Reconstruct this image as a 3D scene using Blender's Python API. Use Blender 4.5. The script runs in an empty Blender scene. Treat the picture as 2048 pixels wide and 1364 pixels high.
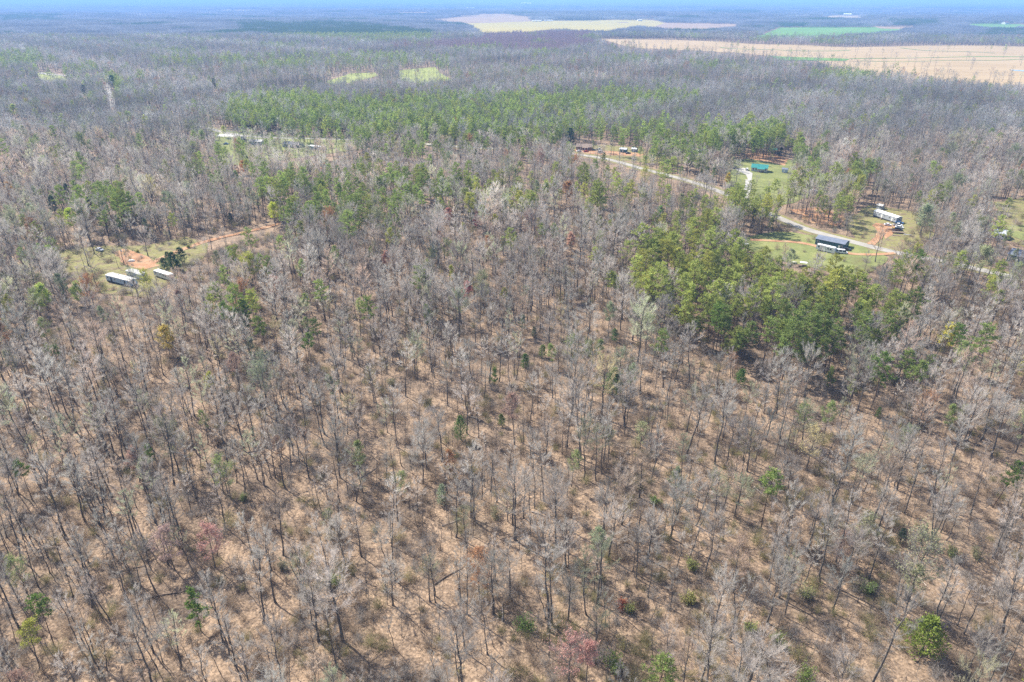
import bpy, bmesh, math, random
import numpy as np
from mathutils import Vector, Matrix

SC = bpy.context.scene
COL = SC.collection
R = math.radians
PI = math.pi

# ------------------------------------------------------------------ camera, sky, sun, exposure
PITCH, FPX, CAM_H = 26.56, 2048 * 24 / 36.0, 120.0


def sstep(a, b, x):
    t = np.clip((x - a) / (b - a), 0, 1)
    return t * t * (3 - 2 * t)


def height(x, y):
    """gentle rolling ground: small swells nearby, broad low hills far off"""
    x = np.asarray(x, float); y = np.asarray(y, float)
    near = 1.6 * np.sin(x / 71 + 1.3) * np.sin(y / 83 + .7) + 1.0 * np.sin(x / 47 - y / 59 + 2.0)
    k = sstep(900, 3200, np.hypot(x, y))
    far = 8.0 * np.sin(x / 640 + .5) * np.cos(y / 520 + 1.0) + 6.0 * np.sin(x / 1150 + y / 900)
    return near + k * far


CAMZ = CAM_H + float(height(0, 0))
cam_d = bpy.data.cameras.new('camera'); cam = bpy.data.objects.new('camera', cam_d); COL.objects.link(cam)
cam_d.lens = 24; cam_d.sensor_width = 36; cam_d.clip_start = .5; cam_d.clip_end = 90000
cam.location = (0, 0, CAMZ); cam.rotation_euler = (R(90 - PITCH), 0, 0)
SC.camera = cam

SUN_EL = 47.0
SUN_DIR = Vector((-0.75 * math.cos(R(SUN_EL)), 0.66 * math.cos(R(SUN_EL)), math.sin(R(SUN_EL)))).normalized()
W = bpy.data.worlds.new('World'); SC.world = W; W.use_nodes = True
nt = W.node_tree; bgn = nt.nodes['Background']
sky = nt.nodes.new('ShaderNodeTexSky'); sky.sky_type = 'NISHITA'; sky.sun_disc = False
sky.sun_elevation = R(SUN_EL); sky.sun_rotation = math.atan2(SUN_DIR.x, SUN_DIR.y)
sky.air_density = 1.0; sky.dust_density = 1.5; sky.ozone_density = 1.5
nt.links.new(sky.outputs[0], bgn.inputs[0]); bgn.inputs[1].default_value = 0.12
sd = bpy.data.lights.new('sun', 'SUN'); sd.energy = 5.0; sd.angle = R(.53); sd.color = (1, .955, .88)
so = bpy.data.objects.new('sun', sd); COL.objects.link(so)
so.rotation_euler = (-SUN_DIR).to_track_quat('-Z', 'Y').to_euler(); so.location = (0, 0, 400)
SC.view_settings.view_transform = 'Standard'; SC.view_settings.look = 'None'
SC.view_settings.gamma = 1; SC.view_settings.use_curve_mapping = False
SC.view_settings.exposure = 0.92
SC.cycles.max_bounces = 6; SC.cycles.diffuse_bounces = 3; SC.cycles.transparent_max_bounces = 8
SC.cycles.volume_bounces = 2
SC.cycles.use_denoising = False
SC.cycles.denoising_input_passes = 'RGB_ALBEDO_NORMAL'
HAZE = 1.2e-4

# ------------------------------------------------------------------ photo geometry -> ground
cp, sp_ = math.cos(R(PITCH)), math.sin(R(PITCH))


def at(px, py):
    """where the line of sight of a spot of the photograph meets the ground"""
    a, b = (px - 1024) / FPX, (682 - py) / FPX
    d = np.array([a, cp + b * sp_, -sp_ + b * cp]); d /= np.linalg.norm(d)
    t0, t = 0.0, 60.0
    while t < 60000:
        p = d * t
        if CAMZ + p[2] <= height(p[0], p[1]): break
        t0, t = t, t * 1.01
    for _ in range(18):
        m = (t0 + t) / 2; p = d * m
        if CAMZ + p[2] <= height(p[0], p[1]): t = m
        else: t0 = m
    return Vector((d[0] * t, d[1] * t, float(height(d[0] * t, d[1] * t))))


def project(x, y, z):
    z = z - CAMZ
    dep = np.maximum(y * cp - z * sp_, 1e-3)
    return 1024 + FPX * x / dep, 682 - FPX * (z * cp + y * sp_) / dep, dep


U0, V0, UW, VH = -700, -20, 3500, 1700


def raster(polys):
    m = np.zeros((VH, UW), np.float32)
    for poly, val in polys:
        p = np.array(poly, float)
        x0, x1 = int(max(p[:, 0].min() - U0, 0)), int(min(p[:, 0].max() - U0 + 1, UW - 1))
        y0, y1 = int(max(p[:, 1].min() - V0, 0)), int(min(p[:, 1].max() - V0 + 1, VH - 1))
        gx, gy = np.meshgrid(np.arange(x0, x1 + 1) + U0, np.arange(y0, y1 + 1) + V0)
        ins = np.zeros(gx.shape, bool)
        j = len(p) - 1
        for i in range(len(p)):
            xi, yi, xj, yj = p[i, 0], p[i, 1], p[j, 0], p[j, 1]
            if yi != yj:
                ins ^= ((yi > gy) != (yj > gy)) & (gx < (xj - xi) * (gy - yi) / (yj - yi) + xi)
            j = i
        sub = m[y0:y1 + 1, x0:x1 + 1]; sub[ins] = val
    return m


def look(m, u, v):
    return m[np.clip(np.round(v - V0).astype(int), 0, VH - 1), np.clip(np.round(u - U0).astype(int), 0, UW - 1)]


# ------------------------------------------------------------------ helpers
def tag(o, label=None, cat=None, group=None, kind=None):
    if label: o['label'] = label
    if cat: o['category'] = cat
    if group: o['group'] = group
    if kind: o['kind'] = kind
    return o


def empty(name, loc, rz=0.0):
    o = bpy.data.objects.new(name, None); COL.objects.link(o)
    o.location = loc; o.rotation_euler = (0, 0, rz); o.empty_display_size = .5
    return o


def new_obj(name, me, parent=None, link=True):
    o = bpy.data.objects.new(name, me)
    if link: COL.objects.link(o)
    if parent is not None: o.parent = parent
    return o


class MB:
    def __init__(s): s.v = []; s.f = []; s.m = []; s.n = 0

    def add(s, v, f, m=0):
        v = np.asarray(v, float).reshape(-1, 3)
        s.v.append(v); s.f += [tuple(int(i) + s.n for i in q) for q in f]; s.m += [m] * len(f); s.n += len(v)
        return s

    def box(s, c, d, m=0, rz=0, ry=0):
        x, y, z = d[0] / 2, d[1] / 2, d[2] / 2
        v = np.array([(-x, -y, -z), (x, -y, -z), (x, y, -z), (-x, y, -z), (-x, -y, z), (x, -y, z), (x, y, z), (-x, y, z)])
        M = np.array(Matrix.Rotation(rz, 3, 'Z') @ Matrix.Rotation(ry, 3, 'Y'))
        return s.add(v @ M.T + np.array(c), [(0, 3, 2, 1), (4, 5, 6, 7), (0, 1, 5, 4), (1, 2, 6, 5), (2, 3, 7, 6), (3, 0, 4, 7)], m)

    def prism(s, prof, axis, a, b, m=0):
        """profile of 2-d points (counter-clockwise) swept along an axis from a to b"""
        n = len(prof)
        def P(p, t): return (t, p[0], p[1]) if axis == 'x' else ((p[0], t, p[1]) if axis == 'y' else (p[0], p[1], t))
        v = [P(p, a) for p in prof] + [P(p, b) for p in prof]
        f = [tuple(range(n - 1, -1, -1)), tuple(range(n, 2 * n))] + [(i, (i + 1) % n, n + (i + 1) % n, n + i) for i in range(n)]
        return s.add(v, f, m)

    def tube(s, pts, rad, sides=6, m=0, cap=True):
        pts = np.asarray(pts, float); n = len(pts)
        d = np.gradient(pts, axis=0); d /= np.linalg.norm(d, axis=1)[:, None] + 1e-9
        ref = np.where(np.abs(d[:, 2:3]) > .9, [[1., 0, 0]], [[0, 0, 1.]])
        a = np.cross(d, ref); a /= np.linalg.norm(a, axis=1)[:, None] + 1e-9; b = np.cross(d, a)
        if np.abs(d[:, 2]).min() < .9 < np.abs(d[:, 2]).max():
            ref = np.array([[.3, .9, .3]]) + 0 * d; a = np.cross(d, ref); a /= np.linalg.norm(a, axis=1)[:, None] + 1e-9; b = np.cross(d, a)
        th = np.arange(sides) * 2 * PI / sides
        r = np.asarray(rad, float)[:, None, None]
        v = pts[:, None] + r * (np.cos(th)[None, :, None] * a[:, None] + np.sin(th)[None, :, None] * b[:, None])
        f = [(i * sides + j, i * sides + (j + 1) % sides, (i + 1) * sides + (j + 1) % sides, (i + 1) * sides + j) for i in range(n - 1) for j in range(sides)]
        if cap: f.append(tuple((n - 1) * sides + j for j in range(sides))); f.append(tuple(range(sides - 1, -1, -1)))
        return s.add(v, f, m)

    def tris(s, base, direc, length, width, rng, m=0, kite=False):
        """many thin pieces: each starts at base, runs along direc; width across a random side"""
        n = len(base)
        direc = direc / (np.linalg.norm(direc, axis=1)[:, None] + 1e-9)
        q = rng.normal(size=(n, 3)); q = np.cross(direc, q); q /= np.linalg.norm(q, axis=1)[:, None] + 1e-9
        length = np.broadcast_to(length, (n,))[:, None]; width = np.broadcast_to(width, (n,))[:, None]
        if kite:
            v = np.stack([base, base + direc * length * .45 + q * width / 2, base + direc * length, base + direc * length * .45 - q * width / 2], 1).reshape(-1, 3)
            f = [(4 * i, 4 * i + 1, 4 * i + 2, 4 * i + 3) for i in range(n)]
        else:
            v = np.stack([base - q * width / 2, base + q * width / 2, base + direc * length], 1).reshape(-1, 3)
            f = [(3 * i, 3 * i + 1, 3 * i + 2) for i in range(n)]
        return s.add(v, f, m)

    def mesh(s, name, mats, smooth=False):
        me = bpy.data.meshes.new(name)
        me.from_pydata(np.concatenate(s.v).tolist(), [], s.f)
        for x in mats: me.materials.append(x)
        me.polygons.foreach_set('material_index', s.m)
        if smooth: me.polygons.foreach_set('use_smooth', [True] * len(s.f))
        me.update()
        return me

    def build(s, name, mats, parent=None, smooth=False):
        return new_obj(name, s.mesh(name, mats if isinstance(mats, (list, tuple)) else [mats], smooth), parent)


# ------------------------------------------------------------------ materials
def mat(name, col=(.5, .5, .5), rough=.8, metal=0.0, spec=.3):
    m = bpy.data.materials.new(name); m.use_nodes = True
    b = m.node_tree.nodes['Principled BSDF']
    b.inputs['Base Color'].default_value = (*col, 1); b.inputs['Roughness'].default_value = rough
    b.inputs['Metallic'].default_value = metal; b.inputs['Specular IOR Level'].default_value = spec
    return m


def noise_mat(name, stops, scale, detail=6, rough=.9, second=None, bump=0.0, spec=.15, stretch=None):
    """colour ramp over noise in world metres, optionally multiplied by a second, finer noise"""
    m = mat(name, rough=rough, spec=spec); N, L = m.node_tree.nodes, m.node_tree.links
    b = N['Principled BSDF']
    g = N.new('ShaderNodeNewGeometry'); src = g.outputs['Position']
    if stretch:
        mp = N.new('ShaderNodeMapping'); mp.inputs['Scale'].default_value = stretch[0]; mp.inputs['Rotation'].default_value = (0, 0, stretch[1])
        L.new(src, mp.inputs[0]); src = mp.outputs[0]
    n = N.new('ShaderNodeTexNoise'); n.inputs['Scale'].default_value = scale; n.inputs['Detail'].default_value = detail; n.inputs['Roughness'].default_value = .65
    L.new(src, n.inputs['Vector'])
    r = N.new('ShaderNodeValToRGB'); r.color_ramp.elements.remove(r.color_ramp.elements[1])
    for i, (p, c) in enumerate(stops):
        e = r.color_ramp.elements[0] if i == 0 else r.color_ramp.elements.new(p)
        e.position = p; e.color = (*c, 1)
    L.new(n.outputs['Fac'], r.inputs[0]); out = r.outputs[0]
    if second:
        n2 = N.new('ShaderNodeTexNoise'); n2.inputs['Scale'].default_value = second[0]; n2.inputs['Detail'].default_value = 5
        L.new(g.outputs['Position'], n2.inputs['Vector'])
        r2 = N.new('ShaderNodeValToRGB'); r2.color_ramp.elements[0].position = .3; r2.color_ramp.elements[1].position = .7
        r2.color_ramp.elements[0].color = (*second[1], 1); r2.color_ramp.elements[1].color = (*second[2], 1)
        L.new(n2.outputs['Fac'], r2.inputs[0])
        mx = N.new('ShaderNodeMix'); mx.data_type = 'RGBA'; mx.blend_type = 'MULTIPLY'; mx.inputs[0].default_value = 1
        L.new(out, mx.inputs[6]); L.new(r2.outputs[0], mx.inputs[7]); out = mx.outputs[2]
    L.new(out, b.inputs['Base Color'])
    if bump:
        bp = N.new('ShaderNodeBump'); bp.inputs['Strength'].default_value = bump; bp.inputs['Distance'].default_value = .3
        L.new(n.outputs['Fac'], bp.inputs['Height']); L.new(bp.outputs[0], b.inputs['Normal'])
    return m


def tint_mat(name, mul=(1, 1, 1), trans=0.0, rough=.9):
    """plant material: its colour (species, plus painted haze on far bare trees) comes from the tree's own 'tint'"""
    m = mat(name, rough=rough, spec=.08); N, L = m.node_tree.nodes, m.node_tree.links
    b = N['Principled BSDF']; out = N['Material Output']
    a = N.new('ShaderNodeAttribute'); a.attribute_type = 'INSTANCER'; a.attribute_name = 'tint'
    g = N.new('ShaderNodeNewGeometry')
    n = N.new('ShaderNodeTexNoise'); n.inputs['Scale'].default_value = .55; n.inputs['Detail'].default_value = 3
    L.new(g.outputs['Position'], n.inputs['Vector'])
    mr = N.new('ShaderNodeMapRange'); mr.inputs[1].default_value = .3; mr.inputs[2].default_value = .7; mr.inputs[3].default_value = .78; mr.inputs[4].default_value = 1.22
    L.new(n.outputs['Fac'], mr.inputs[0])
    m1 = N.new('ShaderNodeVectorMath'); m1.operation = 'MULTIPLY'; m1.inputs[1].default_value = mul; L.new(a.outputs['Color'], m1.inputs[0])
    m2 = N.new('ShaderNodeVectorMath'); m2.operation = 'SCALE'; L.new(m1.outputs[0], m2.inputs[0]); L.new(mr.outputs[0], m2.inputs['Scale'])
    L.new(m2.outputs[0], b.inputs['Base Color'])
    if trans:
        t = N.new('ShaderNodeBsdfTranslucent'); L.new(m2.outputs[0], t.inputs['Color'])
        x = N.new('ShaderNodeMixShader'); x.inputs[0].default_value = trans
        L.new(b.outputs[0], x.inputs[1]); L.new(t.outputs[0], x.inputs[2]); L.new(x.outputs[0], out.inputs['Surface'])
    return m


M_BARK = mat('bark', (.10, .085, .072), .95, spec=.1)
M_PBARK = mat('pine_bark', (.12, .082, .06), .95, spec=.1)
M_TWIG = tint_mat('twigs', trans=.4)
M_LEAF = tint_mat('young_leaves', trans=.4)
M_NEEDLE = tint_mat('needles', trans=.35)
# bark with its own mottling
for _m, c0, c1 in ((M_BARK, (.085, .072, .062), (.20, .18, .16)), (M_PBARK, (.08, .055, .042), (.19, .125, .09))):
    N, L = _m.node_tree.nodes, _m.node_tree.links
    tc = N.new('ShaderNodeTexCoord'); n = N.new('ShaderNodeTexNoise'); n.inputs['Scale'].default_value = 2.2; n.inputs['Detail'].default_value = 4
    r = N.new('ShaderNodeValToRGB'); r.color_ramp.elements[0].color = (*c0, 1); r.color_ramp.elements[1].color = (*c1, 1)
    r.color_ramp.elements[0].position = .35; r.color_ramp.elements[1].position = .65
    L.new(tc.outputs['Object'], n.inputs['Vector']); L.new(n.outputs['Fac'], r.inputs[0]); L.new(r.outputs[0], N['Principled BSDF'].inputs['Base Color'])

M_GROUND = noise_mat('leaf_litter', [(.28, (.11, .082, .06)), (.40, (.185, .138, .098)), (.48, (.27, .198, .138)), (.54, (.365, .265, .18)), (.60, (.265, .20, .142)), (.66, (.175, .138, .10)), (.75, (.31, .245, .18))],
                     .05, 12, second=(1.6, (.42, .40, .38), (1.2, 1.16, 1.12)), bump=.6)
M_LAWN = noise_mat('lawn_grass', [(.3, (.16, .15, .06)), (.45, (.18, .20, .07)), (.6, (.24, .25, .09)), (.75, (.30, .26, .14))], .07, 8, second=(1.3, (.75, .75, .7), (1.1, 1.1, 1.1)))
M_ROUGH = noise_mat('rough_grass', [(.3, (.15, .115, .07)), (.42, (.22, .18, .10)), (.5, (.24, .225, .08)), (.58, (.21, .19, .09)), (.66, (.29, .20, .12)), (.75, (.23, .17, .11))], .14, 9, second=(.8, (.7, .68, .65), (1.12, 1.12, 1.1)))
M_CLAY = noise_mat('red_clay', [(.3, (.27, .16, .09)), (.45, (.38, .20, .105)), (.6, (.42, .27, .16)), (.72, (.30, .25, .14))], .16, 8, second=(1.1, (.8, .78, .75), (1.1, 1.1, 1.1)))
M_GRAVEL = noise_mat('pale_gravel', [(.3, (.34, .32, .28)), (.7, (.48, .455, .41))], .3, 6)
M_ROAD = noise_mat('worn_asphalt', [(.3, (.27, .25, .215)), (.7, (.38, .355, .31))], .12, 8)
M_TAN = noise_mat('stubble_field', [(.3, (.31, .225, .12)), (.5, (.37, .27, .15)), (.7, (.41, .31, .18))], .012, 8, stretch=((.25, 2.2, 1), .06))
M_TAN2 = noise_mat('ploughed_field', [(.3, (.27, .18, .11)), (.6, (.32, .225, .145)), (.75, (.35, .265, .17))], .009, 8, stretch=((.4, 2.0, 1), -.05))
M_MUSTARD = noise_mat('weedy_yellow_field', [(.3, (.32, .25, .07)), (.5, (.39, .31, .085)), (.7, (.34, .30, .08))], .009, 8, stretch=((.35, 1.8, 1), .1))
M_WHEAT = noise_mat('green_wheat', [(.3, (.10, .21, .04)), (.6, (.14, .26, .055)), (.75, (.21, .28, .08))], .010, 7, stretch=((.35, 1.8, 1), .0))
M_MEADOW = noise_mat('meadow', [(.3, (.2, .22, .06)), (.6, (.28, .30, .09))], .03, 6)

WHITE = mat('white_metal', (.78, .78, .76), .5); WHITE_OLD = noise_mat('weathered_white_roof', [(.35, (.24, .22, .2)), (.5, (.40, .385, .36)), (.62, (.58, .57, .55))], .9, 6, rough=.6)
CREAM = mat('cream_siding', (.62, .6, .54), .7); GREYW = mat('grey_siding', (.36, .38, .41), .7); BLUEW = mat('blue_siding_and_shade', (.42, .52, .66), .7)  # BLUEW: shed siding, and the left trailer's blue shade painted into its wall
TEAL = noise_mat('teal_metal_roof', [(.35, (.03, .19, .175)), (.65, (.06, .27, .24))], .8, 4, rough=.5)
NAVY = mat('dark_teal_siding', (.05, .12, .13), .6); SLATE = noise_mat('slate_metal_roof', [(.35, (.14, .16, .2)), (.65, (.2, .22, .27))], .5, 5, rough=.55)
BROWNR = noise_mat('brown_shingles', [(.35, (.2, .15, .12)), (.65, (.3, .23, .18))], .7, 5); BRICKW = mat('brown_brick', (.24, .13, .09), .85)
DKROOF = noise_mat('charcoal_shingles', [(.35, (.07, .08, .095)), (.65, (.13, .14, .16))], .7, 5); GLASS = mat('dark_glass', (.03, .04, .05), .1, spec=.6)
SILVER = mat('silver_siding', (.55, .57, .6), .4, .2); DARK = mat('dark_gap', (.03, .03, .03), .9); TYRE = mat('black_rubber', (.02, .02, .02), .9)
RED = mat('red_paint', (.42, .05, .04), .4, spec=.5); BLUE = mat('blue_paint', (.06, .16, .35), .4, spec=.5); CARW = mat('white_paint', (.8, .8, .8), .3, spec=.5)
BLACKP = mat('dark_paint', (.04, .045, .05), .35, spec=.5); YELLOW = mat('yellow_paint', (.6, .42, .05), .5); RUST = noise_mat('rusty_steel', [(.35, (.16, .06, .035)), (.65, (.3, .13, .07))], 2, 5)
WOOD = mat('weathered_wood', (.2, .15, .11), .9); CONC = noise_mat('concrete', [(.3, (.5, .48, .44)), (.7, (.65, .63, .58))], .4, 6); STONE = noise_mat('pale_stone', [(.3, (.45, .43, .38)), (.7, (.7, .68, .62))], 1.2, 6)
POLE = mat('creosote_pole', (.09, .07, .055), .95); LOGM = noise_mat('dead_wood', [(.35, (.3, .24, .19)), (.65, (.5, .43, .36))], .8, 5)

# ------------------------------------------------------------------ ground to the horizon
def lines(lim_near, lim_far, step, start):
    out = [start]
    while out[-1] < lim_near: out.append(out[-1] + step)
    s = step
    while out[-1] < lim_far:
        s = step + (out[-1] - lim_near) * .035; out.append(out[-1] + s)
    return np.array(out)


xp = lines(600, 44000, 12, 0.0); XS = np.concatenate([-xp[:0:-1], xp]); YS = lines(1100, 44000, 12, -300.0)
GX, GY = np.meshgrid(XS, YS); nx, ny = len(XS), len(YS)
V = np.stack([GX, GY, height(GX, GY)], -1).reshape(-1, 3)
idx = np.arange(nx * ny).reshape(ny, nx)
Fq = np.stack([idx[:-1, :-1], idx[:-1, 1:], idx[1:, 1:], idx[1:, :-1]], -1).reshape(-1, 4)
gm = bpy.data.meshes.new('ground'); gm.from_pydata(V.tolist(), [], Fq.tolist()); gm.materials.append(M_GROUND)
gm.polygons.foreach_set('use_smooth', [True] * len(gm.polygons))
tag(new_obj('ground', gm), 'brown leaf-covered forest ground reaching to the horizon', kind='structure')


def drape(name, px_poly, m, off, step=None, label=None, ragged=0.0, seed=0):
    """a sheet laid on the ground inside an outline"""
    rg = random.Random(seed)
    pts = [at(*p) for p in px_poly]
    if ragged:
        q = []
        for a, b in zip(pts, pts[1:] + pts[:1]):
            n = max(1, int((b - a).length / (ragged * 4)))
            for i in range(n):
                c = a.lerp(b, i / n); q.append(c + Vector((rg.uniform(-1, 1) * ragged, rg.uniform(-1, 1) * ragged, 0)))
        pts = q
    bm = bmesh.new(); vs = [bm.verts.new((p.x, p.y, 0)) for p in pts]
    bm.faces.new(vs); bmesh.ops.triangulate(bm, faces=bm.faces[:])
    xs = [p.x for p in pts]; ys = [p.y for p in pts]
    step = step or max(10, (max(ys) - min(ys)) / 40, (max(xs) - min(xs)) / 60)
    for ax, lo, hi in ((0, min(xs), max(xs)), (1, min(ys), max(ys))):
        c = lo + step
        while c < hi:
            co = (c, 0, 0) if ax == 0 else (0, c, 0); no = (1, 0, 0) if ax == 0 else (0, 1, 0)
            bmesh.ops.bisect_plane(bm, geom=bm.verts[:] + bm.edges[:] + bm.faces[:], plane_co=co, plane_no=no); c += step
    bmesh.ops.triangulate(bm, faces=bm.faces[:])
    for v in bm.verts: v.co.z = float(height(v.co.x, v.co.y)) + off
    bmesh.ops.recalc_face_normals(bm, faces=bm.faces[:])
    if bm.faces and sum(f.normal.z for f in bm.faces) < 0: bmesh.ops.reverse_faces(bm, faces=bm.faces[:])
    me = bpy.data.meshes.new(name); bm.to_mesh(me); bm.free(); me.materials.append(m)
    return tag(new_obj(name, me), label, kind='structure')


def strip(name, px_line, width, m, off, label, step=5.0, wob=0.0):
    P = [at(*p) for p in px_line]; pts = []
    for i in range(len(P) - 1):
        p0 = P[max(i - 1, 0)]; p1 = P[i]; p2 = P[i + 1]; p3 = P[min(i + 2, len(P) - 1)]
        n = max(2, int((p2 - p1).length / step))
        for k in range(n):
            t = k / n
            pts.append(.5 * ((2 * p1) + (p2 - p0) * t + (2 * p0 - 5 * p1 + 4 * p2 - p3) * t * t + (3 * p1 - p0 - 3 * p2 + p3) * t ** 3))
    pts.append(P[-1]); v, f = [], []
    rg = random.Random(len(pts))
    for i, p in enumerate(pts):
        d = (pts[min(i + 1, len(pts) - 1)] - pts[max(i - 1, 0)]); d.z = 0; d.normalize(); nrm = Vector((-d.y, d.x, 0))
        for k, s in enumerate((-.5, -.17, .17, .5)):
            w = width + (rg.uniform(-wob, wob) if abs(s) == .5 else 0)
            q = p + nrm * s * w; v.append((q.x, q.y, float(height(q.x, q.y)) + off + (.04 if abs(s) < .5 else 0)))
        if i:
            b = 4 * (i - 1)
            f += [(b + k + 1, b + k, b + k + 4, b + k + 5) for k in range(3)]
    me = bpy.data.meshes.new(name); me.from_pydata(v, [], f); me.materials.append(m); me.update()
    if sum(q.normal.z for q in me.polygons) < 0: me.flip_normals()
    return tag(new_obj(name, me), label, kind='structure')


TANBIG = [(1195, 78), (1350, 80), (1500, 88), (1700, 95), (1860, 91), (2060, 94), (2500, 92), (2500, 185), (2060, 168), (1900, 156), (1750, 142), (1690, 133), (1630, 121), (1540, 113), (1400, 102), (1290, 98), (1240, 90)]
YEL = [(930, 47), (1060, 43), (1100, 41), (1300, 39), (1330, 46), (1200, 65), (1120, 60), (1000, 67), (965, 66)]
TAN1 = [(850, 40), (930, 33), (1000, 27), (1065, 35), (1060, 43), (930, 47)]
TAN3 = [(1290, 45), (1470, 48), (1480, 54), (1400, 61), (1290, 57)]
GRN1 = [(1510, 71), (1560, 55), (1700, 54), (1810, 58), (1780, 65), (1600, 73)]
GRN2 = [(1930, 47), (2060, 48), (2300, 47), (2300, 56), (2060, 54), (2000, 58), (1940, 52)]
MEAD1 = [(650, 155), (700, 147), (750, 145), (757, 152), (700, 158), (660, 161)]
MEAD2 = [(798, 141), (870, 134), (880, 146), (907, 153), (850, 161), (800, 153)]
MEAD3 = [(72, 147), (100, 143), (135, 150), (130, 156), (85, 155)]
MEADR = [(1985, 405), (2060, 392), (2200, 385), (2200, 520), (2060, 500), (2010, 480)]
YARD_L = [(112, 503), (200, 493), (300, 487), (380, 476), (425, 485), (400, 510), (345, 560), (285, 600), (200, 590), (150, 560), (115, 540)]
YARD_U = [(425, 258), (500, 266), (640, 277), (720, 280), (720, 300), (620, 312), (500, 330), (440, 330)]
YARD_M = [(1130, 290), (1210, 290), (1340, 302), (1420, 300), (1420, 325), (1330, 330), (1200, 318), (1130, 305)]
YARD_T = [(1450, 322), (1500, 318), (1600, 320), (1640, 350), (1660, 385), (1560, 412), (1500, 405), (1455, 370)]
YARD_B = [(1470, 478), (1560, 462), (1640, 472), (1720, 490), (1780, 515), (1720, 560), (1620, 535), (1500, 505)]
YARD_G = [(1690, 440), (1740, 410), (1840, 425), (1870, 475), (1800, 512), (1715, 492)]


def down(poly, k):
    """extend an outline toward the viewer beneath the treetops that stand before it"""
    ys = [p[1] for p in poly]; mid = (max(ys) + min(ys)) / 2
    return [(x, y + (k if y > mid else 0)) for x, y in poly]


drape('field', down(TANBIG, 14), M_TAN, .45, label='broad tan stubble field beyond the woods')
drape('field', down(YEL, 5), M_MUSTARD, .6, label='pale yellow weedy field far behind the woods')
drape('field', down(TAN1, 2), M_TAN2, .5, label='pinkish tan ploughed field beside the yellow field')
drape('field', down(TAN3, 4), M_TAN2, .5, label='narrow pinkish tan field right of the yellow field')
drape('field', down(GRN1, 4), M_WHEAT, .5, label='bright green wheat field behind the tree belt')
drape('field', down(GRN2, 3), M_WHEAT, .5, label='small green field at the far right')
drape('field', [(1640, 31), (1730, 32.5), (1725, 39), (1650, 37)], M_TAN, .6, label='small pale field by the far white barns')
drape('field', [(440, 20), (520, 20), (520, 23), (430, 23)], M_MUSTARD, .6, label='thin pale field strip far at the left')
drape('field', [(790, 25), (860, 24), (860, 29), (800, 29)], M_TAN2, .6, label='tiny tan field far behind the woods')
drape('field', [(1540, 112), (1700, 118.5), (1690, 122.5), (1560, 121)], M_WHEAT, .8, label='green grass strip crossing the stubble field')
drape('field', [(1740, 53), (1830, 53), (1830, 58), (1760, 57)], M_TAN2, .7, label='pinkish field end beside the wheat field')
drape('meadow', down(MEAD1, 8), M_MEADOW, .2, label='yellow green meadow strip seen through the trees')
drape('meadow', down(MEAD2, 8), M_MEADOW, .2, label='yellow green meadow behind a line of trees')
drape('meadow', down(MEAD3, 8), M_MEADOW, .2, label='small green clearing at the far left')
drape('meadow', MEADR, M_ROUGH, .15, label='brownish clearing at the right edge', ragged=2)
drape('meadow', [(2012, 452), (2060, 450), (2100, 455), (2100, 490), (2060, 486), (2025, 474)], M_LAWN, .25, label='bright green grass patch at the right edge')
drape('yard', YARD_L, M_ROUGH, .14, label='rough grassy clearing around the old trailers', ragged=3.5, seed=3)
drape('yard', YARD_U, M_LAWN, .14, label='green roadside lawns of the far left houses', ragged=1.5, seed=4)
drape('yard', YARD_M, M_ROUGH, .14, label='dry grassy yard by the brown house', ragged=1.5, seed=5)
drape('yard', YARD_T, M_LAWN, .14, label='green lawn around the teal roofed house', ragged=1.5, seed=6)
drape('yard', YARD_B, M_LAWN, .14, label='mown green lawn in front of the long dark building', ragged=1.5, seed=7)
drape('yard', YARD_G, M_ROUGH, .14, label='patchy grass yard around the long grey mobile home', ragged=1.5, seed=8)
drape('bare_soil', [(1752, 446), (1790, 452), (1786, 470), (1772, 478), (1764, 470), (1745, 452)], M_CLAY, .2, label='bare orange soil in front of the grey mobile home', ragged=.8, seed=9)
drape('bare_soil', [(1488, 308), (1540, 305), (1575, 318), (1570, 332), (1545, 326), (1500, 318)], M_CLAY, .2, label='bare orange clay behind the teal roofed house', ragged=1, seed=10)
drape('bare_soil', [(1580, 420), (1640, 415), (1690, 432), (1680, 452), (1620, 445)], M_CLAY, .2, label='reddish pine-straw ground under the roadside pines', ragged=1.5, seed=11)
drape('bare_soil', [(225, 505), (250, 498), (300, 515), (318, 532), (290, 540), (250, 530)], M_CLAY, .22, label='bare orange soil behind the old trailers', ragged=.8, seed=12)
drape('bare_soil', [(1150, 300), (1230, 303), (1290, 308), (1280, 313), (1200, 310), (1150, 304)], M_CLAY, .22, label='orange dirt yard before the brown house', ragged=1, seed=13)
drape('concrete_pad', [(440, 268), (478, 268), (470, 274), (432, 273)], CONC, .22, label='pale concrete pad beside the far left road')
drape('driveway', [(1488, 336), (1505, 347), (1503, 362), (1497, 362), (1492, 350), (1468, 338)], M_GRAVEL, .24, label='pale gravel driveway apron of the teal roofed house')
MAIN = [(300, 228), (400, 253), (452, 266), (500, 273), (600, 277), (700, 279), (800, 284), (920, 294), (1060, 300), (1190, 314), (1290, 339), (1380, 363), (1450, 388), (1560, 437), (1620, 461), (1740, 493), (1800, 507), (1930, 533), (2048, 560), (2250, 610)]
road = strip('road', MAIN, 6.2, M_ROAD, .2, 'pale worn country road winding past the houses')
strip('verge', MAIN, 13, M_ROUGH, .09, 'dry grass verges of the country road', wob=1.5)
strip('driveway', [(1497, 360), (1496, 375), (1488, 398)], 4.5, M_GRAVEL, .24, 'gravel drive down to the road from the teal roofed house')
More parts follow.
